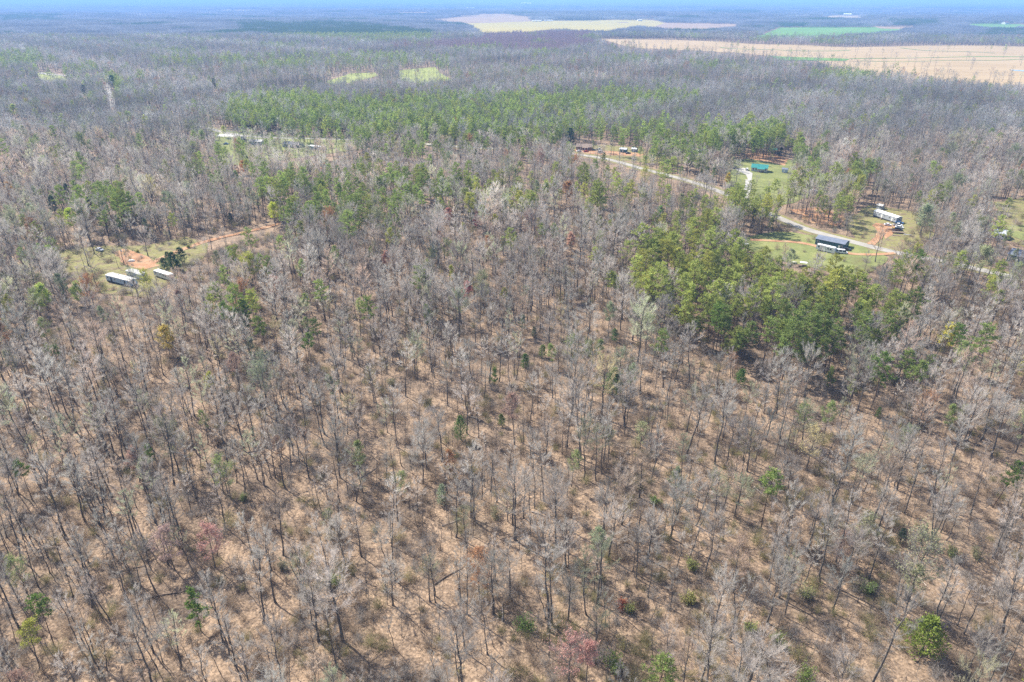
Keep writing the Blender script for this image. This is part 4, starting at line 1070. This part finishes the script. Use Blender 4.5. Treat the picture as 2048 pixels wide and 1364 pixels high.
def house(name, label, a, b, D, H, rise, wall, roof, wins=(), doors=(), porch=None, chimney=None, cat='house', ov=.4, base=.35, dcol=None, skirt=None, L=None, end_win=True, vents=0, group=None):
    loc, rz, LL = frame_of(a, b, D); L = L or LL
    t = empty(name, loc, rz); tag(t, label, cat, group)
    MB().box((0, 0, base / 2 - .25), (L - .12, D - .12, base + .5)).build('skirting_or_gap', skirt or CONC, t)
    w = MB(); w.box((0, 0, base + H / 2), (L, D, H)); w.prism([(-D / 2, base + H), (D / 2, base + H), (0, base + H + rise - .02)], 'x', -L / 2, L / 2); w.build('wall', wall, t)
    r = roof_mb(L, D, base + H, rise, ov).build('roof', roof, t)
    for x0, w0, h0 in wins: window(t, x0 * L, -D / 2, base + H * .58, w0, h0)
    if end_win: window(t, L / 2, 0, base + H * .58, 1.0, .9, 'end')
    for x0 in doors:
        d = MB().box((x0 * L, -D / 2 - .04, base + 1.0), (.95, .08, 2.0)).build('door', dcol or WHITE, t)
        MB().box((x0 * L + .35, -D / 2 - .11, base + 1.0), (.06, .06, .12)).build('handle', DARK, d)
        s = MB()
        for k in range(2): s.box((x0 * L, -D / 2 - .35 - .3 * k, (base - .15 - .17 * k) / 2), (1.3, .32, max(.1, base - .15 - .17 * k)))
        s.build('steps', WOOD, t)
    if porch:
        x0, w0, d0 = porch
        MB().box((x0 * L, -D / 2 - d0 / 2 - .09, base / 2), (w0, d0, base)).build('porch', WOOD, t)
        MB().prism([(-D / 2 - d0 - .3, base + H * .82), (-D / 2 - .02, base + H * .98), (-D / 2 - .02, base + H * 1.02), (-D / 2 - d0 - .3, base + H * .87)], 'x', x0 * L - w0 / 2 - .2, x0 * L + w0 / 2 + .2).build('porch_roof', roof, t)
        for sx in (-.5, 0, .5): MB().box((x0 * L + sx * (w0 - .2), -D / 2 - d0 - .02, base + H * .42), (.13, .13, H * .84)).build('post', WHITE, t)
    if chimney: MB().box((chimney * L, D * .2, base + H + rise * .8), (.7, .7, 1.9)).build('chimney', BRICKW, t)
    for k in range(vents): MB().box(((k - vents / 2 + .5) * L / vents * .6, .8, base + H + rise * .75 + .2), (.3, .3, .45)).build('roof_vent', WHITE, r)
    return t


def wheels(root, xs, y, r, w=.22, mat_=None):
    for x0 in xs:
        for s in (-1, 1):
            o = MB(); th = np.linspace(0, 2 * PI, 15)[:-1]
            o.prism([(x0 + r * math.cos(q), r + r * math.sin(q)) for q in th][::-1], 'y', s * y - w / 2, s * y + w / 2)
            wh = o.build('wheel', TYRE, root)
            MB().prism([(x0 + r * .55 * math.cos(q), r + r * .55 * math.sin(q)) for q in th][::-1], 'y', s * (y + w / 2) - .02, s * (y + w / 2) + .02).build('rim', SILVER, wh)


def car(label, spot, rz, paint, form='sedan', cat='car', name='parked_car', L=4.6):
    p = at(*spot); t = empty(name, (p.x, p.y, float(height(p.x, p.y)) + .2), R(rz)); tag(t, label, cat); s = L / 4.6
    W2 = .9 if form != 'van' else .98
    lower = [(-2.3, .35), (2.2, .32), (2.3, .6), (2.2, .88), (1.2, .98), (-2.2, 1.0), (-2.32, .7)]
    MB().prism([(a * s, b) for a, b in lower], 'y', -W2, W2).build('body', paint, t)
    cab = {'sedan': [(-1.6, .99), (1.2, .97), (.55, 1.45), (-1.0, 1.47)], 'suv': [(-2.2, .99), (1.2, .97), (.65, 1.72), (-2.05, 1.75)],
           'van': [(-2.25, .99), (1.75, .95), (1.05, 2.0), (-2.2, 2.05)], 'pickup': [(-.5, .99), (1.2, .97), (.65, 1.68), (-.4, 1.7)]}[form]
    top = max(b for _, b in cab)
    k = MB().prism([(a * s, b) for a, b in cab], 'y', -W2 + .1, W2 - .1).build('cabin', GLASS, t)
    xs = [a for a, b in cab if b > top - .1]
    MB().box(((min(xs) + max(xs)) / 2 * s, 0, top + .02), ((max(xs) - min(xs)) * s + .1, 2 * W2 - .18, .07)).build('roof', paint, t)
    if form in ('van', 'suv'):
        for f in (-1.35, .1): MB().box((f * s, 0, (1 + top) / 2), (.35, 2 * W2 - .17, top - 1)).build('pillar', paint, t)
    if form == 'pickup': MB().box((-1.4 * s, 0, 1.012), (1.5 * s, 1.5, .03)).build('bed', DARK, t)
    for sy in (-.65, .65):
        MB().box((2.27 * s, sy, .7), (.08, .32, .16)).build('headlight', WHITE, t); MB().box((-2.3 * s, sy, .8), (.06, .25, .2)).build('tail_light', RED, t)
    wheels(t, (-1.4 * s, 1.4 * s), W2 - .08, .34)
    return t


def trailer_rv(label, a, b, L=None, W2=1.2, H=2.6, wall=None, name='travel_trailer', hitch=True, stripe=None):
    loc, rz, LL = frame_of(a, b, 2 * W2); L = L or LL; t = empty(name, loc, rz); tag(t, label, 'camper')
    c = .35; z0 = .55
    prof = [(-L / 2, z0), (L / 2, z0), (L / 2 + .1, z0 + H * .45), (L / 2 - c, z0 + H - .05), (L / 2 - 2 * c, z0 + H), (-L / 2 + c, z0 + H), (-L / 2, z0 + H - c)]
    MB().prism(prof, 'y', -W2, W2).build('body', wall or SILVER, t)
    rf = MB().box((-c / 2, 0, z0 + H + .045), (L - 2.6 * c, 2 * W2 + .06, .09)).build('roof', WHITE, t)
    MB().box((-L * .1, 0, z0 + H + .2), (.9, .8, .24)).build('air_conditioner', WHITE, rf)
    for f, w in ((-.36, .9), (-.05, .8), (.13, .7), (.27, .8)): window(t, f * L, -W2, z0 + H * .62, w, .65, fm=DARK)
    MB().box((.02 * L + .9 - L * .16, -W2 - .03, z0 + 1.0), (.7, .06, 1.85)).build('door', WHITE, t)
    if stripe: MB().box((0, -W2 - .015, z0 + H * .3), (L * .96, .03, .16)).build('stripe', stripe, t)
    wheels(t, (-.06 * L - .45, -.06 * L + .45), W2 - .12, .36)
    if hitch: MB().tube([(L / 2, -.5, .5), (L / 2 + 1.1, 0, .5)], [.05, .05], 5).tube([(L / 2, .5, .5), (L / 2 + 1.1, 0, .5)], [.05, .05], 5).tube([(L / 2 + 1, 0, 0), (L / 2 + 1, 0, .6)], [.05, .05], 5).build('hitch', DARK, t)
    return t


# the old trailers on the left
house('mobile_home', 'old blue-shaded trailer home with a weathered white flat roof, left clearing', (214, 563), (262, 575), 3.8, 2.5, .35, BLUEW, WHITE_OLD,  # white trailer; the blue of its shaded side is put into the wall colour
      wins=((-.42, .8, .8), (-.12, 1.0, .8), (.12, .8, .8), (.42, .8, .8)), doors=(-.28, .28), skirt=DARK, cat='trailer home', ov=.15, base=.6, dcol=DARK, vents=2)
house('mobile_home', 'short white-roofed trailer behind the blue-shaded trailer', (254, 553), (284, 561), 3.4, 2.3, .3, CREAM, WHITE_OLD, wins=((-.3, .8, .7), (.1, .8, .7)), doors=(.35,), cat='trailer home', ov=.12, base=.5, vents=1)
trailer_rv('cream travel trailer with a flat white roof beside the dark evergreens', (309, 553), (340, 563), W2=1.35, H=2.5, wall=CREAM, hitch=False)
car('white vehicle parked at the back of the left clearing', (200, 502), -25, CARW, 'sedan')
p = at(263, 523); e = MB(); rg = np.random.RandomState(2)
th = np.linspace(0, 2 * PI, 13)[:-1]
for k, (rr, zz) in enumerate(((1.9, 0), (1.7, .5), (1.1, .95), (.3, 1.15))): pass
vv_, ff_ = [], []
for rr, zz in ((1.9, -.1), (1.75, .5), (1.15, .95), (.35, 1.15)):
    vv_ += [(rr * (1 + .12 * rg.normal()) * math.cos(q), .75 * rr * (1 + .12 * rg.normal()) * math.sin(q), zz + .05 * rg.normal()) for q in th]
ff_ = [(r0 * 12 + j, r0 * 12 + (j + 1) % 12, (r0 + 1) * 12 + (j + 1) % 12, (r0 + 1) * 12 + j) for r0 in range(3) for j in range(12)] + [tuple(36 + j for j in range(12))]
o = e.add(vv_, ff_).build('boulder', STONE); o.location = p; tag(o, 'pale whitish mound lying by the clay turning area behind the trailers', 'boulder')


def pole(label, spot, h=9.5, arm=True, lamp=False, rz=0.4):
    p = at(*spot); t = empty('utility_pole', p, rz); tag(t, label, 'utility pole', 'wooden utility poles')
    MB().tube([(0, 0, -.2), (0, 0, h)], [.17, .11], 8).build('post', POLE, t)
    if arm:
        a = MB().box((0, -.14, h - .7), (2.4, .12, .14)).build('crossarm', WOOD, t)
        for sx in (-1.1, 0, 1.1): MB().tube([(sx, -.14, h - .6), (sx, -.14, h - .42)], [.06, .05], 6).build('insulator', STONE, a)
    MB().tube([(.32, 0, h - 2.2), (.32, 0, h - 1.3)], [.23, .23], 10).build('transformer', SILVER, t)
    if lamp: MB().tube([(0, 0, h - 1), (0, -1.2, h - .6)], [.04, .04], 5).build('lamp_arm', SILVER, t)


pole('wooden utility pole standing behind the blue-shaded trailer', (249, 531), 9.5, lamp=True)
pole('wooden utility pole left of the bare tree by the long dark building', (1535, 472), 9)
pole('wooden utility pole by the road bend below the teal-roofed house', (1452, 392), 9)
pole('wooden utility pole beside the road near the dirt drive', (1760, 497), 9)

# far left roadside houses
house('house', 'white-roofed house on the green lawn by the far left road', (497, 289), (523, 290.5), 8, 2.6, 1.3, CREAM, WHITE_OLD, wins=((-.35, 1.2, 1), (.1, 1.2, 1), (.36, 1.2, 1)), doors=(-.1,))
house('house', 'grey-roofed long house right of the white-roofed house', (565, 294), (599, 296), 8.5, 2.6, 1.7, GREYW, DKROOF, wins=((-.38, 1.3, 1), (-.15, 1.3, 1), (.33, 1.3, 1)), doors=(.08,), porch=(.22, 4, 2), chimney=.3)
house('mobile_home', 'long trailer with a pale roof, right of the grey-roofed house', (617, 299), (648, 301), 4.2, 2.4, .5, GREYW, WHITE, wins=((-.35, 1, .8), (-.05, 1, .8), (.35, 1, .8)), doors=(.15,), cat='trailer home', base=.6, ov=.15)
car('blue pickup parked on the lawn near the concrete pad', (452, 289), 20, BLUE, 'pickup', 'pickup', 'pickup')
house('shed', 'small grey shed on the lawn between pad and white-roofed house', (482, 280), (489, 281), 3, 2.2, .6, GREYW, DKROOF, cat='shed', end_win=False, doors=(0,))
# hidden among pines
house('house', 'house with a pale roof half hidden by pines above the road', (826, 256), (846, 258), 8, 2.6, 1.4, CREAM, WHITE_OLD, wins=((-.3, 1.2, 1), (.3, 1.2, 1)), doors=(0,))
house('house', 'house with a rusty red roof among the pines above the road', (850, 250), (874, 252), 8, 2.7, 1.6, CREAM, RUST, wins=((-.3, 1.2, 1), (.3, 1.2, 1)), doors=(0,))
# brown house
house('house', 'brown-roofed brick house with cars in its orange yard', (1152, 300), (1184, 301.5), 9, 2.7, 1.8, BRICKW, BROWNR, wins=((-.38, 1.3, 1.1), (-.18, 1.3, 1.1), (.3, 1.3, 1.1)), doors=(.05,), porch=(.08, 5, 1.8), chimney=-.3)
car('white car parked before the brown-roofed house', (1158, 304), 15, CARW, 'sedan'); car('red car parked before the brown-roofed house', (1172, 304.5), 10, RED, 'sedan')
car('white van parked right of the brown-roofed house', (1202, 306), 5, CARW, 'van', 'van', 'van', 5.4); car('white pickup parked behind the white van', (1198, 300), 0, CARW, 'pickup', 'pickup', 'pickup', 5.2)
house('shed', 'dark green shed with a pale roof, right of the white van', (1239, 305), (1252, 306), 4.5, 2.6, .9, NAVY, SILVER, cat='shed', doors=(0,), end_win=False)
house('shed', 'small grey shed nearest the road bend trees', (1263, 304), (1272, 305), 3.5, 2.5, .8, GREYW, SILVER, cat='shed', doors=(0,), end_win=False)
car('dark car standing between the two sheds', (1256, 308), 10, BLACKP, 'sedan')
house('mobile_home', 'pale trailer half hidden by trees above the road bend', (1374, 306), (1402, 309), 4.2, 2.5, .5, CREAM, WHITE, wins=((-.3, 1, .8), (0, 1, .8)), doors=(.25,), cat='trailer home', base=.6, ov=.15)
# teal roofed house
house('house', 'white house with a bright teal metal roof and a front porch', (1502, 342), (1534, 345.5), 8.5, 2.7, 2.0, CREAM, TEAL, wins=((-.38, 1.3, 1.2), (-.2, 1.1, 1.2), (.36, 1.3, 1.2)), doors=(.08,), porch=(.1, 5.6, 2.2))
t = None
loc, rz, L = frame_of((1537, 306), (1554, 307), 6)
t = empty('carport', loc, rz); tag(t, 'open carport with a teal metal roof behind the teal-roofed house', 'carport')
roof_mb(L, 6, 2.8, .8, .3).build('roof', TEAL, t)
for sx in (-1, 1):
    for sy in (-1, 1): MB().box((sx * L * .46, sy * 2.8, 1.35), (.16, .16, 2.9)).build('post', WOOD, t)
house('shed', 'small pale-blue shed at the right edge of the teal-roofed house lawn', (1563, 345), (1573, 346.5), 3.2, 2.4, .8, BLUEW, SLATE, cat='shed', doors=(0,), end_win=False)
car('white car beside the left end of the teal-roofed house', (1494, 341), 60, CARW, 'suv'); car('dark pickup at the top of the gravel driveway', (1470, 338), 0, BLACKP, 'pickup', 'pickup', 'pickup')
house('shed', 'small grey shed under the pines below the teal-roofed house', (1618, 388), (1632, 390), 3.2, 2.4, .7, GREYW, SILVER, cat='shed', doors=(.1,), end_win=False)
house('shed', 'blue-grey shed under roadside pines left of the grey mobile home', (1665, 412), (1680, 415), 4, 2.8, 1.0, BLUEW, SILVER, cat='shed', doors=(0,))
# grey mobile home with its yard
house('mobile_home', 'long grey mobile home with a white roof and open crawl space', (1745, 434), (1791, 447), 4.6, 2.7, .55, GREYW, WHITE, wins=((-.42, 1, .9), (-.25, 1, .9), (-.02, 1, .9), (.2, 1, .9), (.42, 1, .9)), doors=(-.12, .32), cat='mobile home', ov=.15, base=.9, skirt=DARK, vents=2)  # solid dark box below paints the shade of the crawl space
car('dark blue car nearest the end of the grey mobile home', (1798, 448), -28, BLUE, 'sedan'); car('white pickup with a blue cap in the row below the grey mobile home', (1795, 452.5), -25, CARW, 'pickup', 'pickup', 'pickup', 5.3)
car('white car in the row below the grey mobile home', (1798, 457), -25, CARW, 'sedan'); car('small white car on orange soil left of the parked row', (1775, 452), -20, CARW, 'sedan', L=4.0)
car('dark suv at the bottom of the row below the grey mobile home', (1796, 461.5), -22, BLACKP, 'suv')
for lab, spot, c, yy in (('rusty red flatbed trailer with a yellow machine in the junk yard', (1786, 461), RED, True), ('long rusty flatbed trailer at the bottom of the junk yard', (1795, 467), RUST, False)):
    p = at(*spot); t = empty('flatbed_trailer', (p.x, p.y, p.z + .15), R(-22)); tag(t, lab, 'flatbed')
    for k in range(6): MB().box((-2.6 + k * 1.04, 0, .82), (1.0, 2.1, .08)).build('plank', WOOD, t)
    MB().box((0, 1.0, .68), (6.2, .12, .18)).box((0, -1.0, .68), (6.2, .12, .18)).box((3.1, 0, .68), (.12, 2.1, .18)).box((-3.1, 0, .68), (.12, 2.1, .18)).build('chassis', c, t)
    MB().tube([(3.1, -.8, .66), (4.5, 0, .6)], [.06, .06], 5).tube([(3.1, .8, .66), (4.5, 0, .6)], [.06, .06], 5).build('drawbar', c, t)
    wheels(t, (-.5, .45), 1.15, .36)
    if yy:
        q = empty('lawn_tractor', (p.x, p.y, p.z + 1.02), R(-22)); tag(q, 'small yellow tractor standing on the rusty red flatbed trailer', 'tractor')
        MB().prism([(-.9, .3), (.9, .3), (1.0, .75), (.2, .85), (-.1, .5), (-.9, .55)], 'y', -.4, .4).build('body', YELLOW, q); MB().box((-.45, 0, .75), (.4, .45, .4)).build('seat', DARK, q); wheels(q, (-.55, .65), .5, .3)
for lab, spot, c, d in (('pile of pale planks lying below the junk yard', (1793, 472), WOOD, 0), ('stack of white sheet metal beyond the flatbeds', (1815, 470), WHITE_OLD, 1)):
    p = at(*spot); t = empty('plank_stack', (p.x, p.y, p.z + .15), R(-20)); tag(t, lab, 'planks')
    for k in range(6): MB().box((rs.uniform(-.3, .3), (k % 3 - 1) * .5, .06 + .09 * (k // 3)), (4.2, .45, .08), rz=rs.uniform(-.08, .08)).build('plank', c, t)
p = at(1757, 417); house('shed', 'small dark shed at the back corner of the mobile home yard', (1752, 418), (1762, 420), 3, 2.2, .7, GREYW, WHITE_OLD, cat='shed', doors=(0,), end_win=False)
# long dark building with camper and van
house('workshop', 'long dark teal metal building with a slate-blue roof beside the lawn', (1629, 490), (1687, 500), 8.0, 3.1, 1.1, NAVY, SLATE, wins=((-.4, 1, .9), (.42, 1, .9)), doors=(.33,), cat='building', ov=.3, base=.15, vents=1)
trailer_rv('long silver camper with a white roof parked before the long dark building', (1631, 501), (1668, 508.5), L=10.2, W2=1.25, H=2.7, wall=SILVER)
p = car('white passenger van at the right end of the silver camper', (1683, 507), -22, CARW, 'van', 'van', 'van', 5.6)
car('dark car tucked behind the white van by the building end', (1692, 501), -20, BLACKP, 'sedan')
# small trailer with white top below
p = at(1604, 533); t = empty('utility_trailer', (p.x, p.y, p.z + .15), R(-25)); tag(t, 'small open trailer with a white canopy roof at the pine wood edge', 'trailer')
MB().box((0, 0, .6), (4.6, 2, .15)).build('deck', WOOD, t); MB().box((.4, 0, 2.15), (3.4, 2.1, .12)).build('canopy', WHITE, t)
for sx in (-1.1, 1.9):
    for sy in (-.9, .9): MB().box((sx, sy, 1.38), (.08, .08, 1.44)).build('post', SILVER, t)
wheels(t, (-.3, .5), 1.05, .3)
for lab, spot, c in (('pale picnic table on bare ground left of the small open trailer', (1588, 527), STONE), ('grey picnic table on the lawn by the pines', (1492, 490), SILVER)):
    p = at(*spot); t = empty('picnic_table', (p.x, p.y, p.z + .15), R(-30)); tag(t, lab, 'table')
    MB().box((0, 0, .75), (2.2, .9, .08)).build('tabletop', c, t)
    for sy in (-.75, .75): MB().box((0, sy, .45), (2.2, .3, .07)).build('bench', c, t)
    for sx in (-.8, .8):
        MB().box((sx, 0, .36), (.1, 1.6, .08)).build('crossbeam', WOOD, t)
        for sy in (-.35, .35): MB().box((sx, sy, .34), (.1, .1, .72)).build('leg', WOOD, t)
# right edge
house('house', 'white house half hidden by bare trees at the right edge', (1985, 476), (2008, 480), 8, 2.6, 1.5, WHITE, SILVER, wins=((-.3, 1.2, 1), (.3, 1.2, 1)), doors=(0,))
house('barn', 'dark barn with a blue-grey roof at the right-hand road', (2012, 522), (2050, 532), 9, 3.6, 2.0, NAVY, SLATE, cat='barn', doors=(0,), wins=((-.3, 1.2, 1),))
# far farms
for lab, a, b, D, H, wl, rf in (('long low white poultry barn left of its twin, above the yellow field', (1065, 43), (1083, 43), 14, 4, CREAM, WHITE), ('long low white poultry barn right of its twin, above the yellow field', (1088, 42.4), (1106, 42.4), 14, 4, CREAM, WHITE),
        ('white farmhouse at the right end of the pinkish field', (1511, 52.5), (1520, 52.5), 18, 6, WHITE, WHITE), ('white house beyond the wheat field', (1764, 52), (1771, 52), 16, 6, WHITE, WHITE), ('pale farm shed behind the yellow field', (1133, 34.5), (1143, 34.5), 18, 6, CREAM, WHITE),
        ('white farm building on the ridge behind the yellow field', (1194, 37), (1200, 37), 16, 7, WHITE, WHITE), ('pale house at the right end of the yellow field', (1276, 42.2), (1284, 42.2), 16, 6, WHITE, WHITE), ('large pale barn among the far fields', (1686, 31), (1702, 31), 30, 9, WHITE, WHITE),
        ('second pale barn left of the large pale barn', (1668, 29.5), (1676, 29.5), 26, 8, WHITE, WHITE), ('red-roofed farm building at the far right', (2010, 48.8), (2018, 48.8), 20, 8, WHITE, RUST), ('white house behind the upper left woods', (8, 74), (16, 74), 10, 5, WHITE, WHITE),
        ('pale house in a small gap of the upper left woods', (154, 53), (163, 53), 14, 6, CREAM, WHITE), ('pale roofed house at the small far left field', (278, 33), (292, 33), 20, 7, WHITE, WHITE), ('white house in the hazy woods left of the field tip', (370, 93), (378, 93), 8, 4, CREAM, WHITE),
        ('wide white factory on the hazy horizon', (1040, 9.5), (1062, 9.5), 120, 22, WHITE, WHITE), ('white buildings on the hazy horizon left of the fields', (936, 19.5), (952, 19.5), 60, 14, WHITE, WHITE), ('wide white factory on the hazy right horizon', (1984, 12), (2000, 12), 90, 16, WHITE, WHITE)):
    s_ = H / 3.0; loc, rz, L = frame_of(a, b, D); t = empty('farm_building', loc + Vector((0, 0, .6)), rz); tag(t, lab, 'building')
    w = MB(); w.box((0, 0, H / 2), (L, D, H)); w.prism([(-D / 2, H), (D / 2, H), (0, H + D * .2)], 'x', -L / 2, L / 2); w.build('wall', wl, t)
    roof_mb(L, D, H, D * .2, .5, .3).build('roof', rf, t)
    for k in range(3): MB().box(((k - 1) * L * .28, -D / 2 - .06, H * .5), (L * .08, .1, H * .4)).build('window', DARK, t)
p = at(1958, 12.5); t = empty('water_tower', p); tag(t, 'pale water tower on the hazy horizon at the right', 'water tower')
MB().tube([(0, 0, 0), (0, 0, 38)], [4, 3], 12).build('column', WHITE, t)
MB().tube([(0, 0, 36), (0, 0, 39), (0, 0, 44), (0, 0, 49), (0, 0, 51)], [4, 10, 13, 9, 1], 16).build('tank', WHITE, t)
w = drape('pond', [(2018, 140), (2050, 141), (2120, 142), (2120, 145), (2050, 143.5), (2030, 142.5)], mat('water', (.25, .33, .42), .08, spec=.5), .75, label='thin strip of water in the stubble field at the right edge')

# fallen logs, each a thing
LOGS = [(905, 1045, 6, 30, 'pale log lying across litter below the middle'), (1005, 1225, 5, 88, 'short upright-looking pale log left of the vivid green bush'), (330, 1190, 9, 15, 'long dark fallen trunk among the lower left trunks'),
        (255, 1140, 8, 20, 'fallen grey trunk at the foot of leaning trees, lower left'), (1530, 1010, 10, -40, 'long dark log sloping through the brown brush'), (1665, 1065, 5, -65, 'pale broken log on the open brown slope'),
        (1520, 985, 5, -70, 'pale peeled log left of the long dark log'), (1840, 1160, 4, -80, 'pale stick log on the bare brown slope behind the yellow-green cedar'), (1830, 1205, 4, -82, 'small peeled log left of the yellow-green cedar'),
        (900, 1150, 9, 40, 'dark fallen trunk propped in brush below the middle'), (1080, 1030, 5, -30, 'curved pale log below the forked trees'), (1250, 960, 6, -35, 'grey log on open litter right of the middle'),
        (1130, 830, 7, -20, 'fallen grey tree right of the low dark cedar'), (740, 945, 6, 50, 'thin log beneath leaning trunks left of the slim cedar'), (520, 900, 7, 25, 'fallen trunk in the left grey woods'), (1410, 1240, 6, -60, 'grey log near the small yellow-green bush')]
for px, py, L, a, lab in LOGS:
    p = at(px, py); t = empty('fallen_log', (p.x, p.y, p.z + .16), R(a)); tag(t, lab, 'log', 'fallen logs on the forest floor')
    z = np.linspace(-L / 2, L / 2, 7); pth = np.column_stack([z, .12 * np.sin(z * .8 + a), np.full(7, .04) + .02 * np.cos(z)])
    MB().tube(pth, np.linspace(.2, .08, 7), 8).build('trunk', LOGM if 'pale' in lab or 'peeled' in lab else WOOD, t)
    for k in range(3):
        f = -.1 + .2 * k; q = np.array([f * L, 0, .05]); s = 1 if k % 2 else -1
        MB().tube([q, q + [.4, .5 * s, .3], q + [.8, .9 * s, .45]], [.05, .035, .015], 4).build('branch', WOOD, t)

# ------------------------------------------------------------------ haze: one closed box of even air
hm = bpy.data.materials.new('haze'); hm.use_nodes = True; N, L = hm.node_tree.nodes, hm.node_tree.links
N.remove(N['Principled BSDF']); pv = N.new('ShaderNodeVolumePrincipled'); pv.inputs['Density'].default_value = HAZE; pv.inputs['Color'].default_value = (.28, .53, 1.0, 1); pv.inputs['Anisotropy'].default_value = 0.0
L.new(pv.outputs[0], N['Material Output'].inputs['Volume'])
top = CAMZ + 12
MB().box((0, 21800, (top - 32) / 2), (90000, 44600, top + 32)).build('haze', hm)
tag(bpy.data.objects['haze'], 'thin blue haze over the distant woods', kind='stuff')
